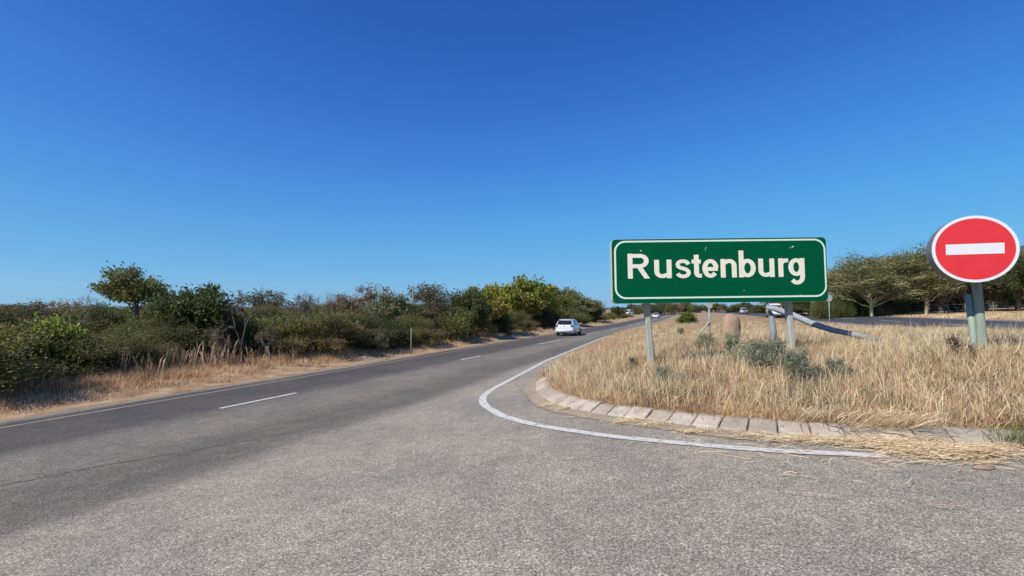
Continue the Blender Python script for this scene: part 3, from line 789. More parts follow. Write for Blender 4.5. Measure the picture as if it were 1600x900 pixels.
for i, (k_, px_, Z_, top_, w_, lb_) in enumerate((
 ('brown1', 330, 17.5, 512, 60, 'grey brown leafless bush in front of the broad dark tree'),
 ('brown0', 425, 19.0, 508, 50, 'twiggy brown bush left of the wide roadside bush'),
 ('brown1', 590, 23.5, 512, 42, 'brown twiggy bush at the right end of the wide roadside bushes'),
 ('brown0', 668, 26.5, 500, 50, 'reddish twiggy bush right of the slim wooden pole'),
 ('brown1', 724, 30.0, 508, 36, 'bare brown bush at the left foot of the green tree row'),
 ('acacia2', 30, 13.4, 548, 70, 'low olive bush in the shade left of the bright green shrub'),
 ('brown0', 205, 16.0, 540, 50, 'dry twiggy bush between the two big olive thorn bushes'))):
    ptree(k_, px_, Z_, top_, w_, lb_, 'bush', GB, 'dry_bush', seed=30+i)
GT = 'trees of the left thicket'
left = [
 ('acacia2', -40, 22, 478, 190, 'dark tree at the left picture edge behind the bushes'),
 ('brown0', 42, 24, 470, 110, 'leafless brownish tree on the skyline at the far left'),
 ('bare1', 128, 23, 460, 80, 'bare dark tree left of the slender tall tree'),
 ('brown1', 108, 26, 468, 100, 'brownish twiggy tree between far left trees and the bare dark tree'),
 ('tall', 212, 22, 419, 92, 'slender tall dark tree standing above the thicket, highest on the left'),
 ('darkbush1', 165, 24, 478, 90, 'dark bush at the left foot of the slender tall tree'),
 ('green0', 306, 19.5, 449, 116, 'broad dark round tree right of the slender tall tree'),
 ('umbrella0', 255, 24, 468, 80, 'thorn tree between the tall slender tree and the broad round tree'),
 ('deadtree', 383, 17.6, 449, 76, 'gnarled leafless dead tree with crooked branches against the sky'),
 ('brown1', 352, 25, 474, 70, 'brown twiggy tree directly behind the dead tree'),
 ('brown0', 446, 29, 454, 135, 'russet twiggy tree with a domed crown right of the dead tree'),
 ('umbrella1', 412, 26, 478, 80, 'olive thorn tree below the russet domed tree'),
 ('brown1', 482, 31, 457, 60, 'pale brown twiggy tree left of the open bare tree'),
 ('bare0', 508, 31, 455, 46, 'open bare tree with fine pale branches, sky showing through'),
 ('brown0', 548, 32, 458, 78, 'pale leafless looking tree just right of the open bare tree'),
 ('brown1', 590, 33, 445, 120, 'left half of the tall brown tree clump, reddish twigs'),
 ('pale', 606, 30, 460, 70, 'pale green tree in front of the brown clump'),
 ('brown0', 642, 34, 443, 130, 'highest brown tree of the clump, behind the slim wooden pole'),
 ('umbrella0', 625, 31, 462, 90, 'olive tree inside the brown clump'),
 ('brown1', 684, 33, 464, 84, 'small brown tree on the right slope of the clump'),
 ('green1', 735, 36, 452, 66, 'dark green tree starting the green tree row'),
 ('autumn0', 765, 38, 447, 82, 'green tree turning yellow, second in the green tree row'),
 ('autumn1', 815, 42, 436, 118, 'tallest yellow green tree with autumn patches left of the white hatchback'),
 ('green0', 862, 48, 447, 74, 'darker green tree behind the tallest yellow green tree'),
 ('pale', 897, 46, 457, 84, 'pale green round tree right above the white hatchback'),
 ('green1', 925, 62, 474, 36, 'small dark tree beside the far utility poles'),
 ('darkbush0', 918, 54, 482, 34, 'grey brown bush right of the hatchback'),
 ('green0', 965, 78, 479, 22, 'lone dark tree at the far end of the left tree line'),
 ('brown0', 945, 66, 485, 30, 'low brown scrub tree between the pole and the lone dark tree'),
]
for i, a in enumerate(left):
    ptree(a[0], a[1], a[2], a[3], a[4], a[5], 'tree', GT, 'tree', seed=50+i)
ptree('bright', 78, 14.2, 497, 100, 'bright green broad leaved shrub lit by the sun at the far left', 'shrub', None, 'green_shrub', seed=3)
herb0('sage', 42, 12.6, 594, 62, 'small grey green herb bush in the dry grass at the left edge', 'bush', None, 'grey_bush', seed=2)
herb0('sage', 4, 12.2, 596, 40, 'grey green herb bush cut by the left edge of the picture', 'bush', None, 'grey_bush', seed=6)
rng = random.Random(8)
for i in range(46):                                            # what fills the thicket behind
    px = -220 + i*27 + rng.uniform(-8, 8)
    if px > 930: break
    Z = 25 + max(0, px)*0.028 + rng.uniform(0, 9)
    top = 480 + rng.uniform(0, 9)
    key = rng.choice(['acacia0', 'acacia1', 'darkbush1', 'umbrella1', 'darkbush2', 'acacia2'])
    ptree(key, px, Z, top, 120*26/Z*1.05, 'dark olive tree in the thicket behind the roadside bushes', 'tree', 'thicket trees behind the roadside bushes', 'thicket_tree', seed=100+i)
for i in range(34):                                            # second, farther rank closing the skyline
    px = -150 + i*31 + rng.uniform(-10, 10)
    if px > 900: break
    ptree(rng.choice(['acacia0', 'darkbush1', 'umbrella1', 'acacia2', 'brown1']), px, 46 + max(0, px)*0.03 + rng.uniform(0, 10), 473 + rng.uniform(0, 7), 70, 'dark olive tree in the far rank of the thicket', 'tree', 'far rank of thicket trees', 'thicket_tree', seed=500+i)
for i in range(18):                                            # low scrub under the far end of the left side
    px = 905 + rng.uniform(0, 75); Z = 58 + (px-905)*0.9 + rng.uniform(0, 10)
    ptree(rng.choice(['acacia0', 'darkbush1', 'brown0']), px, Z, 490 + rng.uniform(-2, 3), 22, 'low scrub bush beside the far end of the left verge', 'bush', 'scrub beside the far left verge', 'scrub_bush', seed=200+i)

# ------------------------------------------------------------------ right side trees
GR = 'trees beyond the right carriageway'
right = [
 ('fever1', 1322, 62, 412, 70, 'airy thorn tree just right of the green sign'),
 ('fever0', 1362, 58, 396, 130, 'pale yellow barked thorn tree, widest of the right trees'),
 ('umbrella1', 1335, 66, 425, 80, 'dark thorn tree behind the airy thorn tree right of the green sign'),
 ('fever0', 1447, 56, 384, 125, 'tall fever tree with a bright yellow trunk left of the round red sign'),
 ('fever2', 1388, 60, 399, 130, 'feathery olive thorn tree between the widest tree and the yellow trunked tree'),
 ('fever2', 1303, 64, 432, 60, 'low feathery thorn tree touching the right edge of the green sign'),
 ('fever2', 1500, 66, 398, 110, 'feathery thorn tree directly behind the red disc'),
 ('green0', 1395, 66, 400, 90, 'dark tree between the two pale thorn trees'),
 ('green1', 1470, 64, 392, 100, 'dark green tree behind the round red sign'),
 ('green0', 1540, 66, 432, 80, 'dark tree right of the twin green poles'),
 ('green1', 1590, 58, 398, 90, 'dark olive tree at the right edge of the picture'),
 ('umbrella0', 1512, 66, 428, 80, 'olive tree behind the twin green poles'),
 ('brown1', 1545, 62, 440, 50, 'reddish brown tree right of the twin green poles'),
 ('redtree', 1483, 56, 446, 56, 'small reddish tree with pale forked trunk left of the twin green poles'),
 ('green1', 1660, 58, 396, 120, 'dark tree just beyond the right picture edge'),
 ('green0', 1305, 72, 436, 60, 'dark tree half hidden by the right end of the green sign'),
]
for i, a in enumerate(right):
    ptree(a[0], a[1], a[2], a[3], a[4], a[5], 'tree', GR, 'tree', seed=300+i, rz=1.0+i)
for i in range(26):
    px = 1215 + i*20 + rng.uniform(-8, 8); Z = 78 + rng.uniform(0, 14)
    ptree(rng.choice(['green0', 'green1', 'umbrella0', 'darkbush1', 'darkbush2']), px, Z, 440 + rng.uniform(-14, 12) + (max(0, 1330-px)*0.22), 80, 'dark tree in the shaded wood beyond the right carriageway', 'tree', 'wood beyond the right carriageway', 'wood_tree', seed=330+i)
for i in range(20):
    px = 1285 + i*14 + rng.uniform(-5, 5); Z = 68 + rng.uniform(0, 5)
    if px > 1500: break
    ptree(rng.choice(['darkbush1', 'darkbush2', 'darkbush0']), px, Z, 462 + rng.uniform(-6, 6), 36, 'dark understorey bush under the right trees', 'bush', 'understorey bushes under the right trees', 'understorey_bush', seed=380+i)
for i in range(13):  # bushes added to stand in for the dark shade under the thorn trees
    px = 1284 + i*11.5 + rng.uniform(-4, 4)
    ptree(rng.choice(['darkbush1', 'brown1', 'darkbush0', 'acacia2']), px, 59+rng.uniform(-2, 4), 468 + rng.uniform(-8, 8), rng.uniform(18, 34), 'olive bush added for the dark shade, hiding the trunks of the pale thorn trees', 'bush', 'bushes added for shade before the pale thorn trees', 'shade_bush', seed=420+i)
# the far tree line under the green sign, each tree by itself
for i in range(58):
    px = 985 + i*5.3 + rng.uniform(-3, 3); Z = 215 - max(0, (px-1090))*0.62 + rng.uniform(-12, 25)
    top = 478 - max(0, px-1120)*0.02 + rng.uniform(-5, 3) - (4 if 1030 < px < 1075 else 0)
    x, y = on(px, Z); z = float(G(x, y)); h = EYE + (HY-top)/F*Z - z
    plant(rng.choice(['green0', 'green1', 'darkbush1', 'acacia0', 'umbrella0', 'brown1']), x, y, max(2.2, h), rng.uniform(15, 26)/F*Z, 'far tree in the line closing the view under the green sign', 'tree', 'far tree line under the green sign', 'far_tree', z, seed=400+i)

# far hills
def hill(name, pts, Z, depth, label, z0=-2):
    rngn = np.random.RandomState(7); n = 60; t = np.linspace(0, 1, n)
    px = np.interp(t, np.linspace(0, 1, len(pts)), [p[0] for p in pts]); py = np.interp(t, np.linspace(0, 1, len(pts)), [p[1] for p in pts])
    px0 = np.array([p[0] for p in pts]); t = np.linspace(px0[0], px0[-1], n); py = np.interp(t, px0, [p[1] for p in pts])
    V = []; rows = 13
    top = EYE + (HY - py)/F*Z
    for r in range(rows):
        a = r/(rows-1); prof = math.sin(a*math.pi)
        for i in range(n):
            h = z0 + (top[i]-z0)*prof*(1+0.05*rngn.randn()*(0 < r < rows-1)*(r != rows//2))
            V.append(((t[i]-CX)/F*Z*(1+(a-0.5)*depth/Z), Z + (a-0.5)*depth, h))
    Fc = [(r*n+i, r*n+i+1, (r+1)*n+i+1, (r+1)*n+i) for r in range(rows-1) for i in range(n-1)]
    me = mesh_np(name, V, np.array(Fc), M['hill'], True)
    if me.polygons[len(Fc)//2].normal.z < 0: me.flip_normals()
    tag(link(name, me), kind='structure')
hill('distant_hill', [(800,486),(880,484),(930,481),(975,480),(1010,480.5),(1050,479),(1075,481),(1130,480),(1200,484)], 3000, 900, '')
hill('distant_hill', [(1470,470),(1520,430),(1560,398),(1592,386),(1630,375),(1700,372),(1800,400),(1900,440)], 1500, 700, '')

# ------------------------------------------------------------------ grass
def blades(P, hts, rng, width, cols, lean=0.35, zf=None, seg=2, clump_r=0.05, per=30, plume=False):
    """P (n,2) tuft centres, one colour row per tuft"""
    n = len(P); k = per; m = n*k
    cx = np.repeat(P, k, 0) + rng.randn(m, 2)*clump_r*(0.5+rng.rand(m, 1))
    z0 = (zf(cx[:,0], cx[:,1]) if zf else np.zeros(m)) - 0.01
    off = cx - np.repeat(P, k, 0)
    th = np.arctan2(off[:,1], off[:,0]) + rng.randn(m)*0.9
    L = np.repeat(hts, k)*(0.45+0.75*rng.rand(m)); le = np.abs(rng.randn(m))*lean + 0.08
    d = np.c_[np.cos(th), np.sin(th)]
    w_ = np.repeat(width, k) if np.ndim(width) else np.full(m, width)
    w_ = w_*(0.6+0.8*rng.rand(m)); fa = rng.rand(m)*np.pi; u = np.c_[np.cos(fa), np.sin(fa)]*w_[:,None]*0.5
    b0 = np.c_[cx-u, z0]; b1 = np.c_[cx+u, z0]
    mh = np.c_[cx + d*(L*le*0.35)[:,None], z0 + L*0.55*np.cos(np.minimum(le*0.5,1.2))]
    kk = 2.0 if plume else 0.75
    if plume: b0 = np.c_[cx-u*0.35, z0]; b1 = np.c_[cx+u*0.35, z0]; mh[:,2] = z0 + L*0.80; mh[:,:2] = cx + d*(L*le*0.6)[:,None]
    m0 = mh.copy(); m0[:,:2] -= u*kk; m1 = mh.copy(); m1[:,:2] += u*kk
    tp = np.c_[cx + d*(L*np.sin(np.minimum(le, 1.35)))[:,None], z0 + L*np.cos(np.minimum(le, 1.35))*0.97]
    V = np.stack([b0, b1, m1, m0, tp], 1).reshape(-1, 3)
    i = np.arange(m)*5
    T = np.stack([i, i+1, i+2, i, i+2, i+3, i+3, i+2, i+4], -1).reshape(-1, 3)
    c = np.repeat(cols, k, 0)*(0.85+0.3*rng.rand(m, 1)); c = np.repeat(c, 5, 0)
    return V, T, c
def merge(parts):
    V = []; T = []; C = []; b = 0
    for v, t, c in parts: V.append(v); T.append(t+b); C.append(c); b += len(v)
    return np.vstack(V), np.vstack(T), np.vstack(C)
PAL = np.array([[0.57,0.42,0.235],[0.77,0.64,0.41],[0.45,0.295,0.17],[0.60,0.40,0.235],[0.25,0.17,0.10],[0.70,0.55,0.33],[0.63,0.47,0.27],[0.33,0.32,0.18]])
def tuftcols(P, rng, bias=None):
    nz = 0.6*hash_noise(P[:,0]*0.8, P[:,1]*0.8, 0.9) + 0.6*hash_noise(P[:,1], P[:,0], 2.6) + rng.randn(len(P))*0.5
    idx = np.clip(((nz+1.1)/2.2*8).astype(int), 0, 7)
    order = np.array([4, 2, 3, 0, 6, 5, 1, 1])
    c = PAL[order[idx]].copy()
    sh = sst((P[:,0]-4.5)/4.0)[:,None]      # orange brown sward at the tip, paler straw to the right
    return c*(np.array([[1.02,0.93,0.90]])*(1-sh) + np.array([[1.05,1.06,1.04]])*sh)
rs = np.random.RandomState(11)
def scatter_polar(n, r0, r1, a0, a1, power, rs):
    u = rs.rand(n); r = (r0**(1-power) + u*(r1**(1-power)-r0**(1-power)))**(1/(1-power)) if power != 1 else r0*(r1/r0)**u
    a = np.radians(a0 + rs.rand(n)*(a1-a0)); return np.c_[r*np.sin(a), r*np.cos(a)]
def on_island(P, m=0.30):
    x, y = P[:,0], P[:,1]; p, q = pq(x, y)
    ins = inside(x, y); dk_ = dist_line(x, y, KL); dl_ = dist_line(x, y, LL)
    return ins & (dk_ > m+0.07) & (dl_ > 0.10) & (q - qr > 1.5)
parts = []
P = scatter_polar(26000, 5.6, 60, -6, 60, 1.25, rs); P = P[on_island(P)]
P = P[(hash_noise(P[:,0], P[:,1], 1.6) + hash_noise(P[:,1]+3, P[:,0], 4.1)*0.7 + rs.randn(len(P))*0.35) > -0.42]
for (bx_, by_, br_) in [(1270, 646, 0.26), (1300, 650, 0.16), (1462, 628, 0.30), (1490, 640, 0.22), (1210, 590, 0.18), (1415, 652, 0.16)]:
    c_ = at(bx_, by_, I1); P = P[np.hypot(P[:,0]-c_[0], (P[:,1]-c_[1])*0.8) > br_*(0.75+0.5*rs.rand(len(P)))]
r = np.hypot(P[:,0], P[:,1]); dlp = dist_line(P[:,0], P[:,1], LL)
ht = (0.10 + 0.15*rs.rand(len(P))**1.5 + 0.07*np.maximum(hash_noise(P[:,0], P[:,1], 1.9), -0.6))*(1+0.45*sst((P[:,0]-4)/5))*(0.45+0.55*sst(dlp/3.5))*0.76*(0.36+1.05*sst(0.5+0.9*hash_noise(P[:,1], P[:,0], 1.3)))*0.9
near = r < 13
print('tufts', near.sum(), (~near).sum())
sel = rs.rand(len(P)) < 0.62
for m_, le_, hk in ((near & sel, 1.6, 1.0), (near & ~sel, 1.05, 0.9)):
    parts.append(blades(P[m_], ht[m_]*hk, rs, 0.0055, tuftcols(P[m_], rs), le_, island_z, clump_r=0.055, per=26))
parts.append(blades(P[~near], ht[~near], rs, 0.0065*(r[~near]/13)**0.8, tuftcols(P[~near], rs), 0.8, island_z, clump_r=0.10, per=21))
# mat of broken stems lying flat
Q = scatter_polar(15000, 5.6, 24, -4, 58, 1.3, rs); Q = Q[on_island(Q, 0.26)]
parts.append(blades(Q, np.full(len(Q), 0.20), rs, 0.007, tuftcols(Q, rs)*1.08, 1.5, island_z, clump_r=0.10, per=10))
Q = scatter_polar(5200, 5.6, 20, 0, 58, 1.2, rs); Q = Q[on_island(Q, 0.35)]
parts.append(blades(Q, 0.34+0.22*rs.rand(len(Q)), rs, 0.0065, np.tile([[0.80,0.67,0.42]], (len(Q), 1))*(0.75+0.4*rs.rand(len(Q), 1)), 1.15, island_z, clump_r=0.09, per=5))
Q = scatter_polar(2600, 5.6, 20, 0, 58, 1.2, rs); Q = Q[on_island(Q, 0.3)]
parts.append(blades(Q, 0.20+0.14*rs.rand(len(Q)), rs, 0.007, np.tile([[0.14,0.09,0.06]], (len(Q), 1))*(0.7+0.8*rs.rand(len(Q), 1)), 0.9, island_z, clump_r=0.12, per=9))
for px_, py_, n_, h_, sp_ in ((1016,560,60,0.36,0.32),(1238,552,60,0.36,0.30),(1530,556,70,0.34,0.35),(1330,540,90,0.42,0.55),(1300,540,50,0.36,0.4),(1141,536,60,0.34,0.35),(1210,536,50,0.34,0.3)):
    c_ = np.array(at(px_, py_, I1, zoff=0.15)); Q = c_ + rs.randn(n_, 2)*sp_
    parts.append(blades(Q, h_*(0.6+0.6*rs.rand(n_)), rs, 0.0065, tuftcols(Q, rs), 0.8, island_z, clump_r=0.06, per=26))
# small green weeds through the sward
Q = scatter_polar(1500, 6.5, 20, 2, 55, 1.2, rs); Q = Q[on_island(Q, 0.5)]; Q = Q[hash_noise(Q[:,0]+9, Q[:,1], 0.8) + rs.randn(len(Q))*0.2 > 0.35]
parts.append(blades(Q, 0.14+0.12*rs.rand(len(Q)), rs, 0.011, np.tile([[0.24,0.27,0.14]], (len(Q), 1))*(0.7+0.7*rs.rand(len(Q), 1)), 0.7, island_z, clump_r=0.10, per=16))
# taller seed stalks
Q = scatter_polar(2600, 6.2, 45, -5, 58, 1.2, rs); Q = Q[on_island(Q, 0.5)]
parts.append(blades(Q, 0.30+0.20*rs.rand(len(Q)), rs, 0.005, np.tile([[0.66,0.52,0.34]], (len(Q), 1)), 0.28, island_z, clump_r=0.05, per=5))
V, T, C = merge(parts); print('island grass tris', len(T))
tag(link('island_grass', mesh_np('island_grass', V, T, M['grass'], col=C)), 'dry straw coloured grass covering the traffic island behind the kerb', 'grass', kind='stuff')

# left verge grass
def on_verge(P, lo=1.25, hi=7.5):
    p, q = pq(P[:,0], P[:,1]); e = yq(p); return (q > e+lo) & (q < e+hi)
parts = []
P = scatter_polar(34000, 9, 130, -62, 14, 1.35, rs); P = P[on_verge(P)]
r = np.hypot(P[:,0], P[:,1]); p_, q_ = pq(P[:,0], P[:,1]); a_ = q_ - yq(p_)
keep = rs.rand(len(P)) < np.clip((a_-1.25)/1.1, 0.10, 1); P, r, a_ = P[keep], r[keep], a_[keep]
ht = (0.10 + 0.24*sst((a_-1.5)/2.3) + 0.10*rs.rand(len(P)))*(0.85+0.3*hash_noise(P[:,0], P[:,1], 0.5))
vc = tuftcols(P, rs)*np.array([1.06, 1.06, 1.05])
parts.append(blades(P, ht, rs, 0.0075*(r/13)**0.8, vc, 0.42, verge_z, clump_r=0.11, per=24))
Q = scatter_polar(3000, 10, 90, -60, 10, 1.3, rs); Q = Q[on_verge(Q, 3.4, 5.6)]
Q = Q[hash_noise(Q[:,0], Q[:,1], 0.42) + rs.randn(len(Q))*0.25 > 0.05]
rq = np.hypot(Q[:,0], Q[:,1])
parts.append(blades(Q, 0.65+0.40*rs.rand(len(Q)), rs, 0.011*(rq/14)**0.6, np.tile([[0.52,0.37,0.24]], (len(Q), 1))*(0.8+0.4*rs.rand(len(Q), 1)), 0.26, verge_z, clump_r=0.20, per=16, plume=True))
V, T, C = merge(parts); print('verge grass tris', len(T))
tag(link('verge_grass', mesh_np('verge_grass', V, T, M['grass'], col=C)), 'pinkish dry grass with tall plumes on the left verge below the bushes', 'grass', kind='stuff')
# strip of grass beyond the right carriageway
P = np.c_[xy(30 + rs.rand(5000)*110, -22.8 - rs.rand(5000)*9)]
r = np.hypot(P[:,0], P[:,1])
V, T, C = blades(P, 0.14+0.1*rs.rand(len(P)), rs, 0.02*(r/40), tuftcols(P, rs)*1.1, 0.6, lambda a, b: verge_z(a, b), clump_r=0.25, per=12)
tag(link('field_grass', mesh_np('field_grass', V, T, M['grass'], col=C)), 'short dry grass strip beyond the right carriageway', 'grass', kind='stuff')

# straw that has fallen over the kerb onto the road
def straw(rs):
    V = []; T = []; C = []
    spots = [(1250,688,0.30,160),(1330,692,0.35,170),(1400,700,0.36,330),(1470,710,0.36,520),(1520,714,0.34,420),(1570,702,0.34,300),(1440,684,0.4,200),(860,634,0.16,110),(885,641,0.12,80),(985,660,0.20,170),(1030,665,0.2,170),(1090,676,0.22,110),(1170,684,0.25,90),(1280,745,0.3,3),(880,716,0.3,3),(1180,760,0.9,8),(1450,760,0.8,8),(1360,716,0.5,18),(1480,728,0.5,26),(1240,706,0.6,26),(1100,690,0.5,20),(900,655,0.4,16),(700,700,1.0,5),(400,760,0.9,4)]
    segs = []
    for px, py, rad, n in spots:
        cx, cy = at(px, py); d = Vector((1.0, -0.12)) if px > 900 else Vector((0.9, -0.45))
        ang = math.atan2(d.y, d.x)
        for _ in range(n):
            a = ang + rs.randn()*0.62; L = rs.uniform(0.08, 0.38) if px > 1200 else rs.uniform(0.04, 0.16)
            x = cx + rs.randn()*rad*0.8; y = cy + rs.randn()*rad*0.28
            dx, dy = math.cos(a)*L/2, math.sin(a)*L/2
            zb = rs.rand()**2*(0.10 if 1380 < px < 1560 else 0.05) + 0.016
            nxx, nyy = -math.sin(a)*0.0028, math.cos(a)*0.0028
            pts = [(x-dx, y-dy), (x+rs.randn()*0.02, y+rs.randn()*0.02), (x+dx, y+dy)]
            b = len(V)
            for j, (u, v) in enumerate(pts):
                gz = max(float(G(u, v)), 0) if False else float(G(u, v))
                z = gz + zb + (0.02 if j == 1 else 0)*rs.rand()
                V.append((u-nxx, v-nyy, z)); V.append((u+nxx, v+nyy, z+0.002))
            T += [(b, b+1, b+3), (b, b+3, b+2), (b+2, b+3, b+5), (b+2, b+5, b+4)]
            c = PAL[rs.choice([1, 1, 5, 0, 3])]*rs.uniform(0.9, 1.25); C += [c]*6
    return np.array(V), np.array(T), np.array(C)
V, T, C = straw(rs)
tag(link('fallen_straw', mesh_np('fallen_straw', V, T, M['grass'], col=C)), 'cut straw littering the gutter along the kerb, thickest at the right', 'straw', kind='stuff')

def kerb_spot(px, back=0.42):
    c = np.array(at(px, 690)); i = int(np.argmin(np.hypot(*(kerb_line-c).T))); return tuple(kerb_line[i] - KN[i]*back)
def tuft(px, py, h, n, rad, cols, label, name='grass_tuft', surf=I1, lean=0.6, bend=None, width=0.006, cat='grass tuft', group=None, loc=None):
    x, y = loc or at(px, py, surf); rr = np.random.RandomState(int(px*7+py))
    P = rr.randn(n, 2)*rad
    z = float(surf(x, y))
    V, T, C = blades(P, np.full(n, h), rr, width, np.array([cols[i % len(cols)] for i in range(n)])*(0.85+0.3*rr.rand(n, 1)), lean, None, clump_r=rad*0.4, per=14)
    if bend:
        hh = np.clip(V[:,2]/h, 0, 1.3); V[:,0] += bend[0]*hh**1.3; V[:,1] += bend[1]*hh**1.3; V[:,2] *= 1 - bend[2]*hh
    o = link(name, mesh_np(name, V, T, M['grass'], col=C)); o.location = (x, y, z-0.01)
    return tag(o, label, cat, group)
S0 = [0.86,0.69,0.44]; S1, S2 = [0.66,0.54,0.33], [0.56,0.42,0.24]
tuft(1243, 648, 0.62, 13, 0.14, [S0, S0], 'straw tuft hanging over the kerb left of the black twig', bend=(0.08, -0.52, 0.72), lean=0.5, width=0.008, loc=kerb_spot(1243))
tuft(1345, 655, 0.66, 15, 0.18, [S0, S0], 'long straw tuft flopping over the kerb right of the black twig', bend=(0.28, -0.60, 0.75), lean=0.5, width=0.008, loc=kerb_spot(1345))
tuft(1405, 657, 0.66, 13, 0.18, [S0, S0], 'straw tuft spilling over the kerb onto the thickest litter', bend=(0.20, -0.58, 0.75), lean=0.55, width=0.008, loc=kerb_spot(1405))
tuft(1470, 686, 0.26, 14, 0.08, [S1, [0.7,0.6,0.36]], 'yellow dry grass clump growing in the gutter', surf=lambda a, b: float(G(a, b)), lean=0.8)
tuft(1540, 688, 0.24, 16, 0.10, [S1], 'dry grass clump in the gutter left of the green tuft', surf=lambda a, b: float(G(a, b)), lean=0.9)
tuft(1588, 697, 0.30, 34, 0.10, [[0.10,0.17,0.025],[0.16,0.22,0.04],[0.22,0.17,0.10]], 'green grass tuft sprouting from the gutter at the right edge', surf=lambda a, b: float(G(a, b)), lean=0.7)
tuft(1625, 690, 0.34, 26, 0.12, [[0.12,0.18,0.03],[0.2,0.15,0.09]], 'green grass tuft cut off by the right picture edge', surf=lambda a, b: float(G(a, b)), lean=0.7)

# a dry black twig on the kerb
def twig(pts_px, label, zl=0.17):
    mb = MB(); x0, y0 = at(*pts_px[0][0], zoff=zl); z0 = float(G(x0, y0)) + zl
    for path in pts_px:
        P = [at(a, b, zoff=zl) for a, b in path]
        mb.tube([(u-x0, v-y0, 0.012*math.sin(i*2.1)+(float(G(u, v))+zl-z0)) for i, (u, v) in enumerate(P)], [0.006]+[0.004]*(len(P)-1), 5)
    o = mb.build('twig', M['bark_dark']); o.location = (x0, y0, z0); tag(o, label, 'twig')
twig([[(1291,657),(1292,666),(1306,666),(1318,661),(1332,667),(1345,676)], [(1306,666),(1318,673),(1330,678)], [(1318,661),(1334,664)]], 'black dry twig lying across the pale kerb stones')
x, y = at(1538, 733); mb = MB()
mb.loft([[(0.115*s*math.cos(t), 0.045*s*math.sin(t)*(1+0.2*math.sin(3*t)), z) for t in np.linspace(0, 2*math.pi, 12, endpoint=False)] for s, z in ((0.9, 0.0), (1.0, 0.02), (0.85, 0.035), (0.4, 0.045))])
o = mb.build('stone', M['earth_mound'], smooth=True); o.location = (x, y, float(G(x, y))); tag(o, 'flat brown stone on the asphalt below the straw litter', 'stone')

# herbs and shrubs on the island
def herb(key, px, py, wpx, hpx, label, cat='shrub', name='shrub', seed=0, sink=0.12):
    x, y = at(px, py, I1, zoff=0.15); z = I1(x, y)
    return plant(key, x, y, hpx/F*y + sink, wpx/F*y, label, cat, None, name, z, seed=seed)
herb('sage', 1255, 582, 62, 38, 'bluish grey green herb right of the right sign post', 'herb', 'herb', 1)
herb('sage', 1205, 566, 84, 38, 'pale sage green herb spreading left of the right sign post', 'herb', 'herb', 2)
herb('sage', 1168, 558, 60, 26, 'sage green herb between the pink earth mound and the right sign post', 'herb', 'herb', 3)
herb('sage', 1150, 541, 40, 24, 'grey herb growing at the foot of the pink earth mound', 'herb', 'herb', 4)
herb('sage', 1042, 582, 48, 13, 'low grey green herb right of the left sign post', 'herb', 'herb', 5)
herb('sage', 1105, 540, 34, 22, 'grey green herb before the small sign with the brace', 'herb', 'herb', 6)
herb('sage', 1312, 574, 46, 16, 'grey green herb among straw right of the bluish herb', 'herb', 'herb', 7)
herb('twiggy', 1486, 552, 44, 32, 'dead black seed shrub left of the twin green poles', 'shrub', 'shrub', 8)
herb('twiggy', 985, 570, 34, 16, 'dark brown dead shrub left of the left sign post', 'shrub', 'shrub', 9)
herb('twiggy', 1515, 556, 20, 24, 'small dead black shrub touching the shorter green pole', 'shrub', 'shrub', 10)
herb('bright', 1075, 503, 30, 13, 'bright green bush on the island far behind the left sign post', 'bush', 'bush', 11, 0.3)
tuft(1065, 524, 0.42, 20, 0.06, [[0.20,0.25,0.12],[0.26,0.30,0.17]], 'spiky grey green plant between the left sign post and the small sign', name='spiky_plant', lean=0.22, width=0.022, cat='plant')

# earth mound (old ant hill)
x, y = at(1141, 531, I1, zoff=0.05); z = I1(x, y); rr = np.random.RandomState(5)
hgt = 43/F*y; wd = 13/F*y
mb = MB(); rings = []
for k, (a, s) in enumerate(((-0.1, 1.12), (0.0, 1.10), (0.18, 1.10), (0.38, 1.09), (0.58, 1.06), (0.76, 0.97), (0.88, 0.80), (0.95, 0.56), (0.98, 0.30), (1.0, 0.08))):
    rings.append([((wd*s)*math.cos(t)*(1+0.07*math.sin(3*t+k*0.5)+0.04*math.sin(7*t+k)) + (0.03*a), wd*s*0.9*math.sin(t)*(1+0.05*math.cos(4*t+k*0.7)), hgt*a*(1+0.012*math.sin(6*t)) + 0.012*rr.randn()) for t in np.linspace(0, 2*math.pi, 26, endpoint=False)])
mb.loft(rings); o = mb.build('earth_mound', M['earth_mound'], smooth=True); o.location = (x, y, z)
tag(o, 'rounded pinkish brown termite mound in the grass behind the green sign', 'termite mound')

# ------------------------------------------------------------------ big green place name sign
ZS = 10.5; ppm = F/ZS
def signpt(px, py): d = ray(px, py); return (d.x*ZS, ZS, EYE + d.z*ZS)
tl, tr, bl, br = [Vector(signpt(*p)) for p in ((955.3,374),(1290.5,370.5),(957,474.5),(1294,470.5))]
cen_s = (tl+tr+bl+br)/4; Wd = ((tr-tl).length + (br-bl).length)/2; Hd = ((bl-tl).length + (br-tr).length)/2
roll = math.atan2(br.z-bl.z, br.x-bl.x)
xl, yl = at(1015, 555, I1); base_z = I1(xl, ZS)
SG = empty('place_name_sign', (cen_s.x, ZS, I1(cen_s.x, ZS)), 0, 'large green road sign reading Rustenburg in cream letters on two wooden posts', 'road sign')
def sl(u, v, w_=0.0):
    """sign plane (metres from the centre, w_ towards the viewer) to coordinates local to SG"""
    c, s = math.cos(roll), math.sin(roll)
    return Vector((u*c - v*s, -w_, u*s + v*c + cen_s.z - SG.location.z))
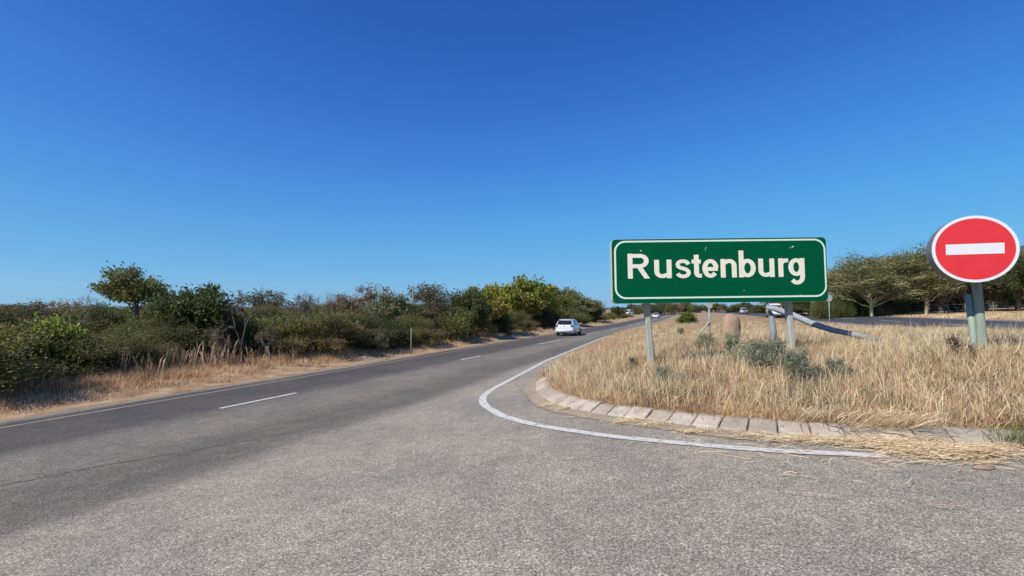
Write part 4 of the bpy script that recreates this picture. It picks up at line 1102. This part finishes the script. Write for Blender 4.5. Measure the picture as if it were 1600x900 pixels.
def rrect(x0, z0, x1, z1, r, n=8):
    P = []
    for cx, cz, a in ((x1-r, z1-r, 0), (x0+r, z1-r, 90), (x0+r, z0+r, 180), (x1-r, z0+r, 270)):
        for k in range(n+1): t = R(a + 90*k/n); P.append((cx + r*math.cos(t), cz + r*math.sin(t)))
    return P
hw, hh = Wd/2, Hd/2
o1 = rrect(-hw, -hh, hw, hh, 0.10)
mb = MB(); mb.loft([[sl(u, v, w_) for u, v in o1] for w_ in (0.0, -0.19)]); mb.build('panel_edge', M['sign_edge'], SG)
o2 = rrect(-hw+0.004, -hh+0.004, hw-0.004, hh-0.004, 0.097)
mb = MB(); mb.loft([[sl(u, v, w_) for u, v in o2] for w_ in (0.004, 0.001)]); mb.build('panel', M['sign_green'], SG)
pxm = Wd/1207.0                       # metres per zoomed pixel of the photograph
b_out = rrect(-hw+14*pxm, -hh+25*pxm, hw-6*pxm, hh-9*pxm, 62*pxm, 10); b_in = rrect(-hw+24*pxm, -hh+34*pxm, hw-15*pxm, hh-18*pxm, 53*pxm, 10)
n = len(b_out); V = [sl(u, v, 0.0055) for u, v in b_out] + [sl(u, v, 0.0055) for u, v in b_in]
link('border', mesh_py('border', V, [(i, (i+1) % n, n+(i+1) % n, n+i) for i in range(n)], M['sign_border']), SG)
# letters: strokes of constant width joined into one outline each
def arc(cx, cy, rx, ry, a0, a1, n=14): return [(cx + rx*math.cos(R(a0+(a1-a0)*k/n)), cy + ry*math.sin(R(a0+(a1-a0)*k/n))) for k in range(n+1)]
def stroke(P, wa, wb=None):
    """ribbon of thickness wa on vertical runs and wb on horizontal runs"""
    wb = wb or wa; L = []; Rr = []
    for i, p in enumerate(P):
        a = P[max(i-1, 0)]; b = P[min(i+1, len(P)-1)]; tx, ty = b[0]-a[0], b[1]-a[1]; l = math.hypot(tx, ty); tx /= l; ty /= l
        wv = (wa*abs(ty)**2 + wb*abs(tx)**2)/2
        L.append((p[0]-ty*wv, p[1]+tx*wv)); Rr.append((p[0]+ty*wv, p[1]-tx*wv))
    return L, Rr
GL = []
st_, ho = 27.5, 21.5
X_ = 104; C_ = 140
def U_(x, wd_):  # left edge and width
    r_ = wd_ - st_; return [[(x+st_/2, X_), (x+st_/2, 38)] + arc(x+st_/2+r_*0.44, 38, r_*0.44, 26, 180, 300, 12) + [(x+wd_-st_/2-2, 22), (x+wd_-st_/2, 34)], [(x+wd_-st_/2, X_), (x+wd_-st_/2, 0)]]
def N_(x, wd_):
    r_ = wd_ - st_; return [[(x+st_/2, X_), (x+st_/2, 0)], [(x+st_/2, 72), (x+st_/2+3, 80)] + arc(x+wd_-st_/2-r_*0.44, 66, r_*0.44, 27, 125, 0, 12) + [(x+wd_-st_/2, 0)]]
letters = [
 ('R', [[(15+181, C_), (15+181, 0)], [(181+15, C_-12.5), (181+70, C_-12.5)] + arc(181+72, C_-41, 34, 28.5, 90, -90, 14) + [(181+70, 70.5-1), (181+15, 70.5-1)], 'H', [(181+58, 71), (181+72, 56), (181+109, 0)]]),
 ('u', U_(331, 97)),
 ('s', [[(451+71, 76)] + arc(451+41, 77, 29, 18, 12, 175, 12)[1:] + [(451+14, 66), (451+26, 58), (451+45, 53), (451+62, 46), (451+71, 36)] + arc(451+42, 29, 30, 20, 5, -172, 14)]),
 ('t', [[(541+27, 130), (541+27, 32)] + arc(541+42, 30, 15, 18, 180, 270, 8) + [(541+56, 12)], [(541, 92), (541+52, 92)]]),
 ('e', [[(603+10, 49), (603+84, 49)], arc(603+43, 52, 31.5, 41.5, 2, 322, 32)]),
 ('n', N_(703, 90)),
 ('b', [[(806+st_/2, 151), (806+st_/2, 0)], arc(806+48, 52, 32, 41, -180, 180, 36)]),
 ('u', U_(915, 90)),
 ('r', [[(1027+st_/2, X_), (1027+st_/2, 0)], [(1027+st_/2, 66), (1027+19, 80), (1027+32, 91), (1027+56, 93)]]),
 ('g', [arc(1085+42, 54, 30, 39, 0, 360, 36), [(1085+75.5, X_), (1085+75.5, 2)] + arc(1085+75.5-32, 0, 32, 33, 0, -112, 12) + [(1085+18, -18)]]),
]
pxo, base0 = 604, 139                # text origin in the panel (zoomed pixels)
for nm, strokes in letters:
    V = []; Fc = []
    hz = 'H' in strokes; strokes = [q for q in strokes if q != 'H']
    for k, P in enumerate(strokes):
        L, Rr = stroke(P, *((24.5, 20) if nm == 's' else (st_, ho)))
        if hz and k == len(strokes)-1: L, Rr = [(a-15.5, b) for a, b in P], [(a+15.5, b) for a, b in P]
        b = len(V); dz = 0.0056 + 0.0007*k
        for (u, v) in L + Rr:
            V.append(sl((u-100-pxo+7)*pxm, -hh + (v+base0)*pxm, dz))
        m = len(L); Fc += [(b+i, b+i+1, b+m+i+1, b+m+i) for i in range(m-1)]
    link('letter', mesh_py('letter', V, Fc, M['sign_cream']), SG)
# scuffs where the green has chipped
for (u, v, a, b, rot) in ((258,295,4,3.5,0),(1112,308,7,3,0.2),(1098,302,4,1.5,0.4),(622,302,0.9,14,-0.35),(1145,33,8,3,0),(830,65,2,3,0)):
    V = []
    for k in range(8):
        t = 2*math.pi*k/8; x0, y0 = a*math.cos(t)*(1+0.2*math.sin(3*t)), b*math.sin(t)
        V.append(sl((u-100-pxo+7 + x0*math.cos(rot)-y0*math.sin(rot))*pxm, -hh + (v + x0*math.sin(rot)+y0*math.cos(rot))*pxm, 0.0078))
    link('paint_chip', mesh_py('paint_chip', V, [tuple(range(8))], M['sign_border']), SG)
for (pa, pb) in (((1010.5,477),(1016.5,556)), ((1231.5,474),(1237.5,548))):
    zpz = ZS + 0.27; A, B = [Vector((ray(*q).x*zpz, zpz, EYE + ray(*q).z*zpz)) for q in (pa, pb)]; d = (A-B)
    top = A + d*1.15; zb = I1(B.x, zpz); bot = B + d*((zb-0.3-B.z)/d.z); off = -Vector(SG.location)
    mb = MB(); ww = 0.066
    rings = []
    for P_, s in ((bot, 1), (B, 1.0), (A, 0.94), (top, 0.93)):
        c_ = P_ + off; q_ = ww*s; ch = 0.02
        rings.append([c_ + Vector(v) for v in ((-q_, -q_+ch, 0), (-q_+ch, -q_, 0), (q_-ch, -q_, 0), (q_, -q_+ch, 0), (q_, q_, 0), (-q_, q_, 0))])
    mb.loft(rings); mb.build('post', M['post_grey'], SG)
for v in (-0.42, 0.0, 0.42):
    a = sl(-hw+0.15, v, -0.196); b = sl(hw-0.15, v, -0.196); mb = MB(); mb.tube([a, b], 0.012, 6); mb.build('rail', M['steel'], SG)

# ------------------------------------------------------------------ round no entry sign
ZN = 8.75; DN = 1.25
d0 = ray(1522.5, 389); Cn = Vector((d0.x*ZN, ZN, EYE + d0.z*ZN))
th = math.atan2(d0.x, 1.0); phi = th - R(20)
nrm = Vector((-math.sin(phi), -math.cos(phi), 0.0)); tx = Vector((math.cos(phi), -math.sin(phi), 0)); up = Vector((0, 0, 1))
ln = R(-4.0)                           # the whole sign leans
bx, by = (Cn.x + 0.16, Cn.y + 0.16)
NE = empty('no_entry_sign', (Cn.x, Cn.y, I1(Cn.x, Cn.y)), 0, 'round red no entry sign with a white bar on two leaning green poles', 'road sign')
rl = R(-0.5)
def nl(u, v, w_): return Cn - Vector(NE.location) + tx*(u*math.cos(rl)-v*math.sin(rl)) + up*(u*math.sin(rl)+v*math.cos(rl)) + nrm*w_
def disc(r, w0, w1, n=72): 
    mb = MB(); mb.loft([[nl(r*math.cos(2*math.pi*k/n), r*math.sin(2*math.pi*k/n), w_) for k in range(n)] for w_ in (w1, w0)]); return mb
RN = DN/2
n = 72; mb = MB()
rim = []
for (r_, w_) in ((RN-0.02, 0.0), (RN-0.002, -0.004), (RN-0.002, -0.03), (RN-0.012, -0.034), (RN-0.012, -0.30), (RN-0.045, -0.31), (RN-0.045, -0.03)):
    rim.append([nl(r_*math.cos(2*math.pi*k/n), r_*math.sin(2*math.pi*k/n), w_) for k in range(n)])
mb.loft(rim); mb.build('rim', M['sign_back'], NE)
disc(RN-0.004, 0.001, 0.005).build('white_disc', M['white'], NE)
disc(RN-0.055, 0.006, 0.008).build('red_disc', M['red'], NE)
V = [nl(u, v, 0.0095) for u, v in rrect(-0.415, -0.098, 0.415, 0.098, 0.004, 2)]
link('bar', mesh_py('bar', V, [tuple(range(len(V)))], M['white']), NE)
for u, v in ((-0.30,0.38),(-0.10,0.40),(0.12,0.41),(0.31,0.42),(-0.50,0.02),(0.52,0.06),(-0.26,-0.36),(-0.06,-0.36),(0.14,-0.36),(0.35,-0.36)):
    mb = MB(); mb.loft([[nl(u*0.93 + r_*math.cos(t), v*0.93 + r_*math.sin(t), w_) for t in np.linspace(0, 2*math.pi, 8, endpoint=False)] for r_, w_ in ((0.008, 0.007), (0.007, 0.0105), (0.003, 0.012))])
    mb.build('rivet', M['red'], NE, True)
for (pt, pb, rad, dy, cut) in (((1525.5,440),(1536,552),0.080,0.46,0.3), ((1512.5,459),(1525,552),0.060,0.56,0.0)):
    Zp = ZN + dy
    da, db = ray(*pt), ray(*pb); A = Vector((da.x*Zp, Zp, EYE + da.z*Zp)); B = Vector((db.x*Zp, Zp, EYE + db.z*Zp)); d = A-B
    top = A + d*(cut*1.3); bot = B - d*0.35; o_ = Vector(NE.location)
    mb = MB(); mb.tube([bot-o_, B-o_, A-o_, top-o_], [rad*1.04, rad*1.0, rad*0.93, rad*0.9], 14); mb.build('pole', M['post_green'], NE, True)
print('noentry', th*57.3, phi*57.3)

# ------------------------------------------------------------------ broken steel pipe leaning over the grass
ZP = 13.0
def zp(px, py, Z): d = ray(px, py); return Vector((d.x*Z, Z, EYE + d.z*Z))
BP = empty('bent_steel_barrier', tuple(zp(1207, 520, ZP)), 0, 'bent grey steel pipe barrier fallen towards the grass behind the right sign post', 'barrier')
o_ = Vector(BP.location)
mb = MB(); mb.tube([zp(1209, 545, ZP)-o_, zp(1208, 515, ZP)-o_, zp(1205, 492, ZP)-o_, zp(1199, 482, ZP)-o_], [0.085, 0.082, 0.075, 0.04], 12); mb.build('upright', M['steel'], BP, True)
mb = MB(); mb.tube([zp(1197, 480, ZP-0.15)-o_, zp(1213, 483, ZP-0.2)-o_, zp(1238, 492, ZP-0.5)-o_, zp(1270, 506, ZP-0.9)-o_, zp(1300, 515.5, ZP-1.2)-o_, zp(1340, 524, ZP-1.45)-o_, zp(1378, 533, ZP-1.6)-o_], [0.05, 0.078, 0.082, 0.078, 0.072, 0.068, 0.064], 12); mb.build('fallen_pipe', M['steel'], BP, True)

# ------------------------------------------------------------------ small signs seen from behind, poles
def small_sign(px, ytop, ybase, Z, rpx, label, brace=False, surf=G, wpost=0.04):
    x, y = on(px, Z); zb = float(surf(x, y)); r = empty('round_sign', (x, y, zb), 0, label, 'road sign')
    zc = EYE + (HY-ytop)/F*Z - zb; rd = rpx/F*Z
    mb = MB(); mb.tube([(0, 0.03, -0.3), (0, 0.03, zc)], wpost, 8); mb.build('post', M['steel'], r, True)
    mb = MB(); mb.loft([[(rd*math.cos(t), w_, zc + rd*math.sin(t)) for t in np.linspace(0, 2*math.pi, 28, endpoint=False)] for w_ in (-0.015, 0.015)]); mb.build('sign_disc', M['canvas'], r)
    if brace:
        mb = MB(); mb.tube([(-0.75, 0.0, -0.2), (0, -0.02, 0.62)], 0.035, 8); mb.build('brace', M['post_grey'], r, True)
    return r
small_sign(1108.5, 477, 500, 21, 5, 'small round sign seen from behind with a slanting brace, under the green sign', True, I1)
small_sign(1296, 466, 487, 46, 5.2, 'small round grey sign seen from behind at the right end of the green sign', False, verge_z)
def pole(px, ytop, Z, rad, label, name='utility_pole', arm=False, surf=verge_z, lean=0):
    x, y = on(px, Z); zb = float(surf(np.array(x), np.array(y))); h = EYE + (HY-ytop)/F*Z - zb
    r = empty(name, (x, y, zb), 0, label, 'pole')
    mb = MB(); mb.tube([(0, 0, -0.4), (lean*0.5, 0, h*0.5), (lean, 0, h)], [rad*1.2, rad, rad*0.8], 8); mb.build('shaft', M['pole_wood'], r, True)
    if arm: mb = MB(); mb.box((0, 0, h-0.5), (1.6, 0.1, 0.12), 0.5, 0.01); mb.build('crossarm', M['pole_wood'], r)
pole(645, 445, 31.5, 0.055, 'slim wooden pole standing up against the brown tree clump')
pole(643, 512, 24.5, 0.035, 'thin pale stake with a small shoot in the left verge grass', 'stake')
pole(943, 474, 95, 0.11, 'left and taller of the two far utility poles past the hatchback', arm=True)
pole(951, 479, 120, 0.11, 'right and shorter of the two far utility poles past the hatchback', arm=True)
# pair of white boards among the right trees
x, y = on(1450, 57); zb = float(verge_z(np.array(x), np.array(y)))
r = empty('white_board_marker', (x, y, zb), 0, 'pair of small white boards on a stake under the right trees', 'marker board')
mb = MB(); mb.tube([(0, 0.03, -0.2), (0, 0.03, 1.35)], 0.03, 6); mb.build('stake', M['pole_wood'], r)
for z in (0.72, 1.22): mb = MB(); mb.box((0, 0, z), (0.42, 0.03, 0.38), 0, 0.006); mb.build('board', M['white'], r)
# farm fence under the right trees
FR = empty('wire_fence', (*on(1520, 60), 1.9), 0, 'low wire fence on dark posts under the trees right of the twin poles', 'fence')
tops = []
for i, px in enumerate((1380, 1412, 1444, 1476, 1508, 1530, 1552, 1575, 1600, 1625)):
    x, y = on(px, 60); z = float(verge_z(np.array(x), np.array(y))); b = Vector((x, y, z)) - Vector(FR.location)
    mb = MB(); mb.tube([b + Vector((0, 0, -0.3)), b + Vector((0.02, 0, 1.15))], 0.045, 6); mb.build('fence_post', M['pole_wood'], FR); tops.append(b)
for h in (0.35, 0.7, 1.05):
    mb = MB(); mb.tube([t + Vector((0, -0.05, h)) for t in tops], 0.012, 4); mb.build('wire', M['steel'], FR)

# ------------------------------------------------------------------ vehicles
def wheel(parent, x, y, rad, wd_, side):
    mb = MB(); n = 20
    prof = [(rad*0.62, 0.5), (rad*0.93, 0.5), (rad, 0.38), (rad, -0.38), (rad*0.93, -0.5), (rad*0.62, -0.5)]
    mb.loft([[(x + side*wd_*w_, y + r_*math.cos(t), rad + r_*math.sin(t)) for t in np.linspace(0, 2*math.pi, n, endpoint=False)] for r_, w_ in prof])
    t = mb.build('wheel', M['rubber'], parent, True)
    mb = MB(); mb.loft([[(x + side*wd_*w_, y + r_*math.cos(a), rad + r_*math.sin(a)) for a in np.linspace(0, 2*math.pi, n, endpoint=False)] for r_, w_ in ((rad*0.66, 0.30), (rad*0.64, 0.46), (rad*0.22, 0.40), (rad*0.1, 0.44))])
    mb.build('rim', M['rim'], t, True)
def section(y, hw0, z0, hw1, z1, r=0.08, crown=0.0):
    """car cross-section at y: bottom half width hw0 at z0, top half width hw1 at z1"""
    P = []
    zm = z0 + (z1-z0)*0.45; hm = max(hw0, hw1)
    pts = [(hw0-r, z0), (hw0, z0+r), (hm, zm), (hw1, z1-r*0.9), (hw1-r*1.1, z1), (hw1*0.45, z1+crown)]
    P = [(x, y, z) for x, z in pts] + [(-x, y, z) for x, z in reversed(pts)]
    return P
def vehicle(name, label, cat, x, y, z, rz, kind):
    r = empty(name, (x, y, z), rz, label, cat)
    if kind == 'hatch':      # y forward, origin under the middle
        hw_ = 0.83; body = [(-1.93,0.66,0.38,0.62,0.78),(-1.90,0.78,0.27,0.76,0.92),(-1.80,0.82,0.22,0.80,1.00),(-1.2,0.83,0.19,0.82,0.98),(-0.2,0.84,0.18,0.83,0.95),(0.75,0.83,0.18,0.81,0.93),(1.35,0.81,0.20,0.74,0.86),(1.78,0.74,0.24,0.66,0.74),(1.93,0.58,0.34,0.54,0.60)]
        cab = [(-1.80,0.74,0.96,0.70,1.02),(-1.70,0.745,0.95,0.67,1.20),(-1.52,0.75,0.94,0.61,1.385),(-1.2,0.76,0.93,0.595,1.425),(-0.3,0.76,0.93,0.60,1.445),(0.25,0.76,0.92,0.585,1.40),(0.65,0.75,0.92,0.63,1.17),(1.02,0.73,0.89,0.70,0.94)]
        wheels = [(0.73, -1.24), (-0.73, -1.24), (0.73, 1.22), (-0.73, 1.22)]; wr, ww_ = 0.30, 0.20
    elif kind == 'pickup':
        body = [(-2.45,0.78,0.45,0.80,0.95),(-2.40,0.84,0.34,0.86,1.02),(-1.0,0.86,0.32,0.86,1.03),(0.2,0.87,0.30,0.86,1.02),(1.4,0.86,0.30,0.82,1.00),(2.2,0.82,0.34,0.76,0.90),(2.4,0.72,0.42,0.68,0.78)]
        cab = [(-0.75,0.80,0.98,0.72,1.05),(-0.65,0.80,0.98,0.66,1.55),(-0.4,0.80,0.98,0.64,1.66),(0.5,0.80,0.98,0.64,1.66),(0.8,0.79,0.98,0.66,1.45),(1.35,0.77,0.96,0.72,1.02)]
        wheels = [(0.76, -1.5), (-0.76, -1.5), (0.76, 1.55), (-0.76, 1.55)]; wr, ww_ = 0.36, 0.22
    else:                    # minibus
        body = [(-2.5,0.82,0.42,0.84,1.15),(-2.45,0.90,0.30,0.92,1.22),(0.0,0.93,0.28,0.93,1.22),(1.5,0.93,0.28,0.90,1.16),(2.2,0.90,0.30,0.84,1.02),(2.5,0.80,0.40,0.74,0.84)]
        cab = [(-2.47,0.84,1.15,0.76,1.3),(-2.40,0.85,1.15,0.72,2.0),(-2.2,0.86,1.15,0.70,2.17),(0.8,0.86,1.15,0.70,2.20),(1.25,0.86,1.12,0.70,2.02),(1.8,0.85,1.08,0.78,1.35),(2.15,0.83,1.02,0.80,1.06)]
        wheels = [(0.82, -1.5), (-0.82, -1.5), (0.82, 1.5), (-0.82, 1.5)]; wr, ww_ = 0.34, 0.22
    mb = MB(); mb.loft([section(*s) for s in body]); mb.build('body', M['car_white'], r, True)
    mb = MB(); mb.loft([section(*s, r=0.05, crown=0.02) for s in cab]); mb.build('cabin', M['car_white'], r, True)
    # glass follows the cabin skin, 8 mm proud
    def skin(y, t, side):
        ys = [c[0] for c in cab]; hb = np.interp(y, ys, [c[1] for c in cab]); zb_ = np.interp(y, ys, [c[2] for c in cab]); ht_ = np.interp(y, ys, [c[3] for c in cab]); zt_ = np.interp(y, ys, [c[4] for c in cab])
        zm = zb_ + (zt_-zb_)*0.45; zz = zb_ + (zt_-zb_)*t; hm = max(hb, ht_)
        h_ = np.interp(zz, [zb_, zm, zt_], [hb, hm, ht_])
        return (side*(h_+0.010), y, zz)
    def sidewin(y0, y1, y0t, y1t, nm='side_window'):
        for s in (-1, 1):
            V = []; k = 7
            for i in range(k):
                f_ = i/(k-1); V.append(skin(y0+(y1-y0)*f_, 0.16, s)); V.append(skin(((y0+(y1-y0)*f_)+(y0t+(y1t-y0t)*f_))/2, 0.5, s)); V.append(skin(y0t+(y1t-y0t)*f_, 0.84, s))
            Fc = []
            for i in range(k-1):
                for j in range(2): a = 3*i+j; Fc.append((a, a+3, a+4, a+1))
            link(nm, mesh_py(nm, V, Fc, M['car_glass'], True), r)
    def endwin(ya, za, yb, zb_, wa, wb_, nm, d):
        V = []; k = 5
        for i in range(k):
            f_ = i/(k-1); 
            for j in range(5):
                u = -1+j*0.5; V.append((u*(wa+(wb_-wa)*f_), ya+(yb-ya)*f_ + (0.04 if d > 0 else -0.04)*(1.0 - 0.25*u*u), za+(zb_-za)*f_))
        Fc = [(5*i+j, 5*i+j+1, 5*i+j+6, 5*i+j+5) for i in range(k-1) for j in range(4)]
        link(nm, mesh_py(nm, V, Fc, M['car_glass'], True), r)
    if kind == 'hatch':
        sidewin(-1.25, -0.42, -1.15, -0.40); sidewin(-0.34, 0.72, -0.33, 0.36)
        endwin(-1.81, 1.01, -1.575, 1.365, 0.66, 0.56, 'rear_window', -1.6); endwin(0.98, 0.98, 0.33, 1.37, 0.62, 0.54, 'windscreen', 1)
        for s in (-1, 1):
            mb = MB(); mb.box((s*0.665, -1.875, 0.865), (0.20, 0.12, 0.20), 0, 0.03); mb.build('tail_light', M['tail'], r, True)
            mb = MB(); mb.box((s*0.86, 0.55, 0.98), (0.16, 0.10, 0.12), 0, 0.03); mb.build('mirror', M['car_white'], r, True)
            mb = MB(); mb.box((s*0.58, 1.82, 0.66), (0.22, 0.14, 0.12), 0, 0.03); mb.build('headlight', M['head'], r, True)
        mb = MB(); mb.box((0, -1.915, 0.46), (1.50, 0.16, 0.26), 0, 0.05); mb.build('rear_bumper', M['car_white'], r, True)
        mb = MB(); mb.box((0, -1.90, 0.29), (1.30, 0.14, 0.12), 0, 0.03); mb.build('bumper_skirt', M['black'], r)
        mb = MB(); mb.box((0, -2.002, 0.50), (0.46, 0.012, 0.11)); mb.build('number_plate', M['plate'], r)
        mb = MB(); mb.loft([[(0.05*math.cos(t), w_, 0.88+0.05*math.sin(t)) for t in np.linspace(0, 6.283, 14, endpoint=False)] for w_ in (-1.955, -1.90)]); mb.build('badge', M['rim'], r)
        mb = MB(); mb.tube([(0.45, -1.95, 0.24), (0.45, -1.7, 0.24)], 0.03, 8); mb.build('exhaust', M['steel'], r)
        mb = MB(); mb.box((0, -1.40, 1.43), (1.04, 0.26, 0.035), 0, 0.012); mb.build('spoiler', M['car_white'], r)
    elif kind == 'pickup':
        sidewin(-0.5, 0.25, -0.5, 0.25); sidewin(0.32, 1.05, 0.32, 0.75); endwin(1.32, 1.06, 0.78, 1.58, 0.68, 0.58, 'windscreen', 1); endwin(-0.74, 1.1, -0.66, 1.5, 0.62, 0.55, 'rear_window', -1)
        for s in (-1, 1): mb = MB(); mb.box((s*0.62, 2.33, 0.76), (0.26, 0.14, 0.15), 0, 0.03); mb.build('headlight', M['head'], r)
        mb = MB(); mb.box((0, 2.40, 0.72), (0.8, 0.08, 0.14), 0, 0.02); mb.build('grille', M['black'], r)
        mb = MB(); mb.box((0, 2.42, 0.46), (1.5, 0.12, 0.2), 0, 0.03); mb.build('front_bumper', M['black'], r)
    else:
        sidewin(-2.2, -1.1, -2.15, -1.1); sidewin(-1.0, 0.3, -1.0, 0.3); sidewin(0.4, 1.7, 0.4, 1.15); endwin(2.08, 1.14, 1.25, 1.98, 0.74, 0.62, 'windscreen', 1)
        endwin(-2.47, 1.25, -2.40, 1.95, 0.7, 0.62, 'rear_window', -1)
        for s in (-1, 1): mb = MB(); mb.box((s*0.66, 2.38, 0.74), (0.26, 0.18, 0.18), 0, 0.03); mb.build('headlight', M['head'], r)
        mb = MB(); mb.box((0, 2.44, 0.74), (0.9, 0.12, 0.12), 0, 0.02); mb.build('grille', M['black'], r)
        mb = MB(); mb.box((0, 2.50, 0.44), (1.6, 0.12, 0.2), 0, 0.03); mb.build('front_bumper', M['black'], r)
    for wx, wy in wheels: wheel(r, wx, wy, wr, ww_, 1 if wx > 0 else -1)
    return r
# heading along the highway is -AL about z
x, y = at(889, 523.5); vehicle('hatchback_car', 'white hatchback seen from behind, driving away on the left lane', 'car', x, y, float(G(x, y))+0.008, -AL+R(1.5), 'hatch')
x, y = at(1025, 497); vehicle('oncoming_car', 'tiny white car coming this way at the far end of the highway', 'car', x, y, float(G(x, y))+0.01, -AL+R(180), 'hatch')
Zf = 128; x, y = on(1162, Zf); vehicle('white_pickup', 'distant white pickup on the right carriageway, seen between the two sign posts', 'pickup', x, y, float(G(x, y))+0.02, -AL+R(180), 'pickup')
Zf = 74; x, y = on(1210, Zf); vehicle('minibus', 'white minibus behind the bent grey pipe, coming nearer on the right carriageway', 'minibus', x, y, float(G(x, y))+0.02, -AL+R(180), 'minibus')
x, y = on(984, 205); vehicle('parked_minibus', 'pale vehicle parked beside the far left verge', 'minibus', x, y, float(verge_z(np.array(x), np.array(y)))+0.02, -AL+R(150), 'minibus')
print('objects', len(bpy.data.objects), 'tris', sum(len(m.polygons) for m in bpy.data.meshes))

# ------------------------------------------------------------------ thin winter haze over the whole place
hz = bpy.data.materials.new('haze_air'); hz.use_nodes = True; ht_ = hz.node_tree
ht_.nodes.remove(ht_.nodes['Principled BSDF'])
pv = ht_.nodes.new('ShaderNodeVolumePrincipled'); pv.inputs['Color'].default_value = (0.86, 0.94, 1.0, 1); pv.inputs['Density'].default_value = 0.00005
pv.inputs['Anisotropy'].default_value = 0.2
ht_.links.new(pv.outputs[0], ht_.nodes['Material Output'].inputs['Volume'])
mb = MB(); mb.box((0, 1500, 140), (9600, 9800, 300)); o = mb.build('haze', hz); o['kind'] = 'stuff'; tag(o, 'thin bluish haze in front of the distant hills', 'haze')
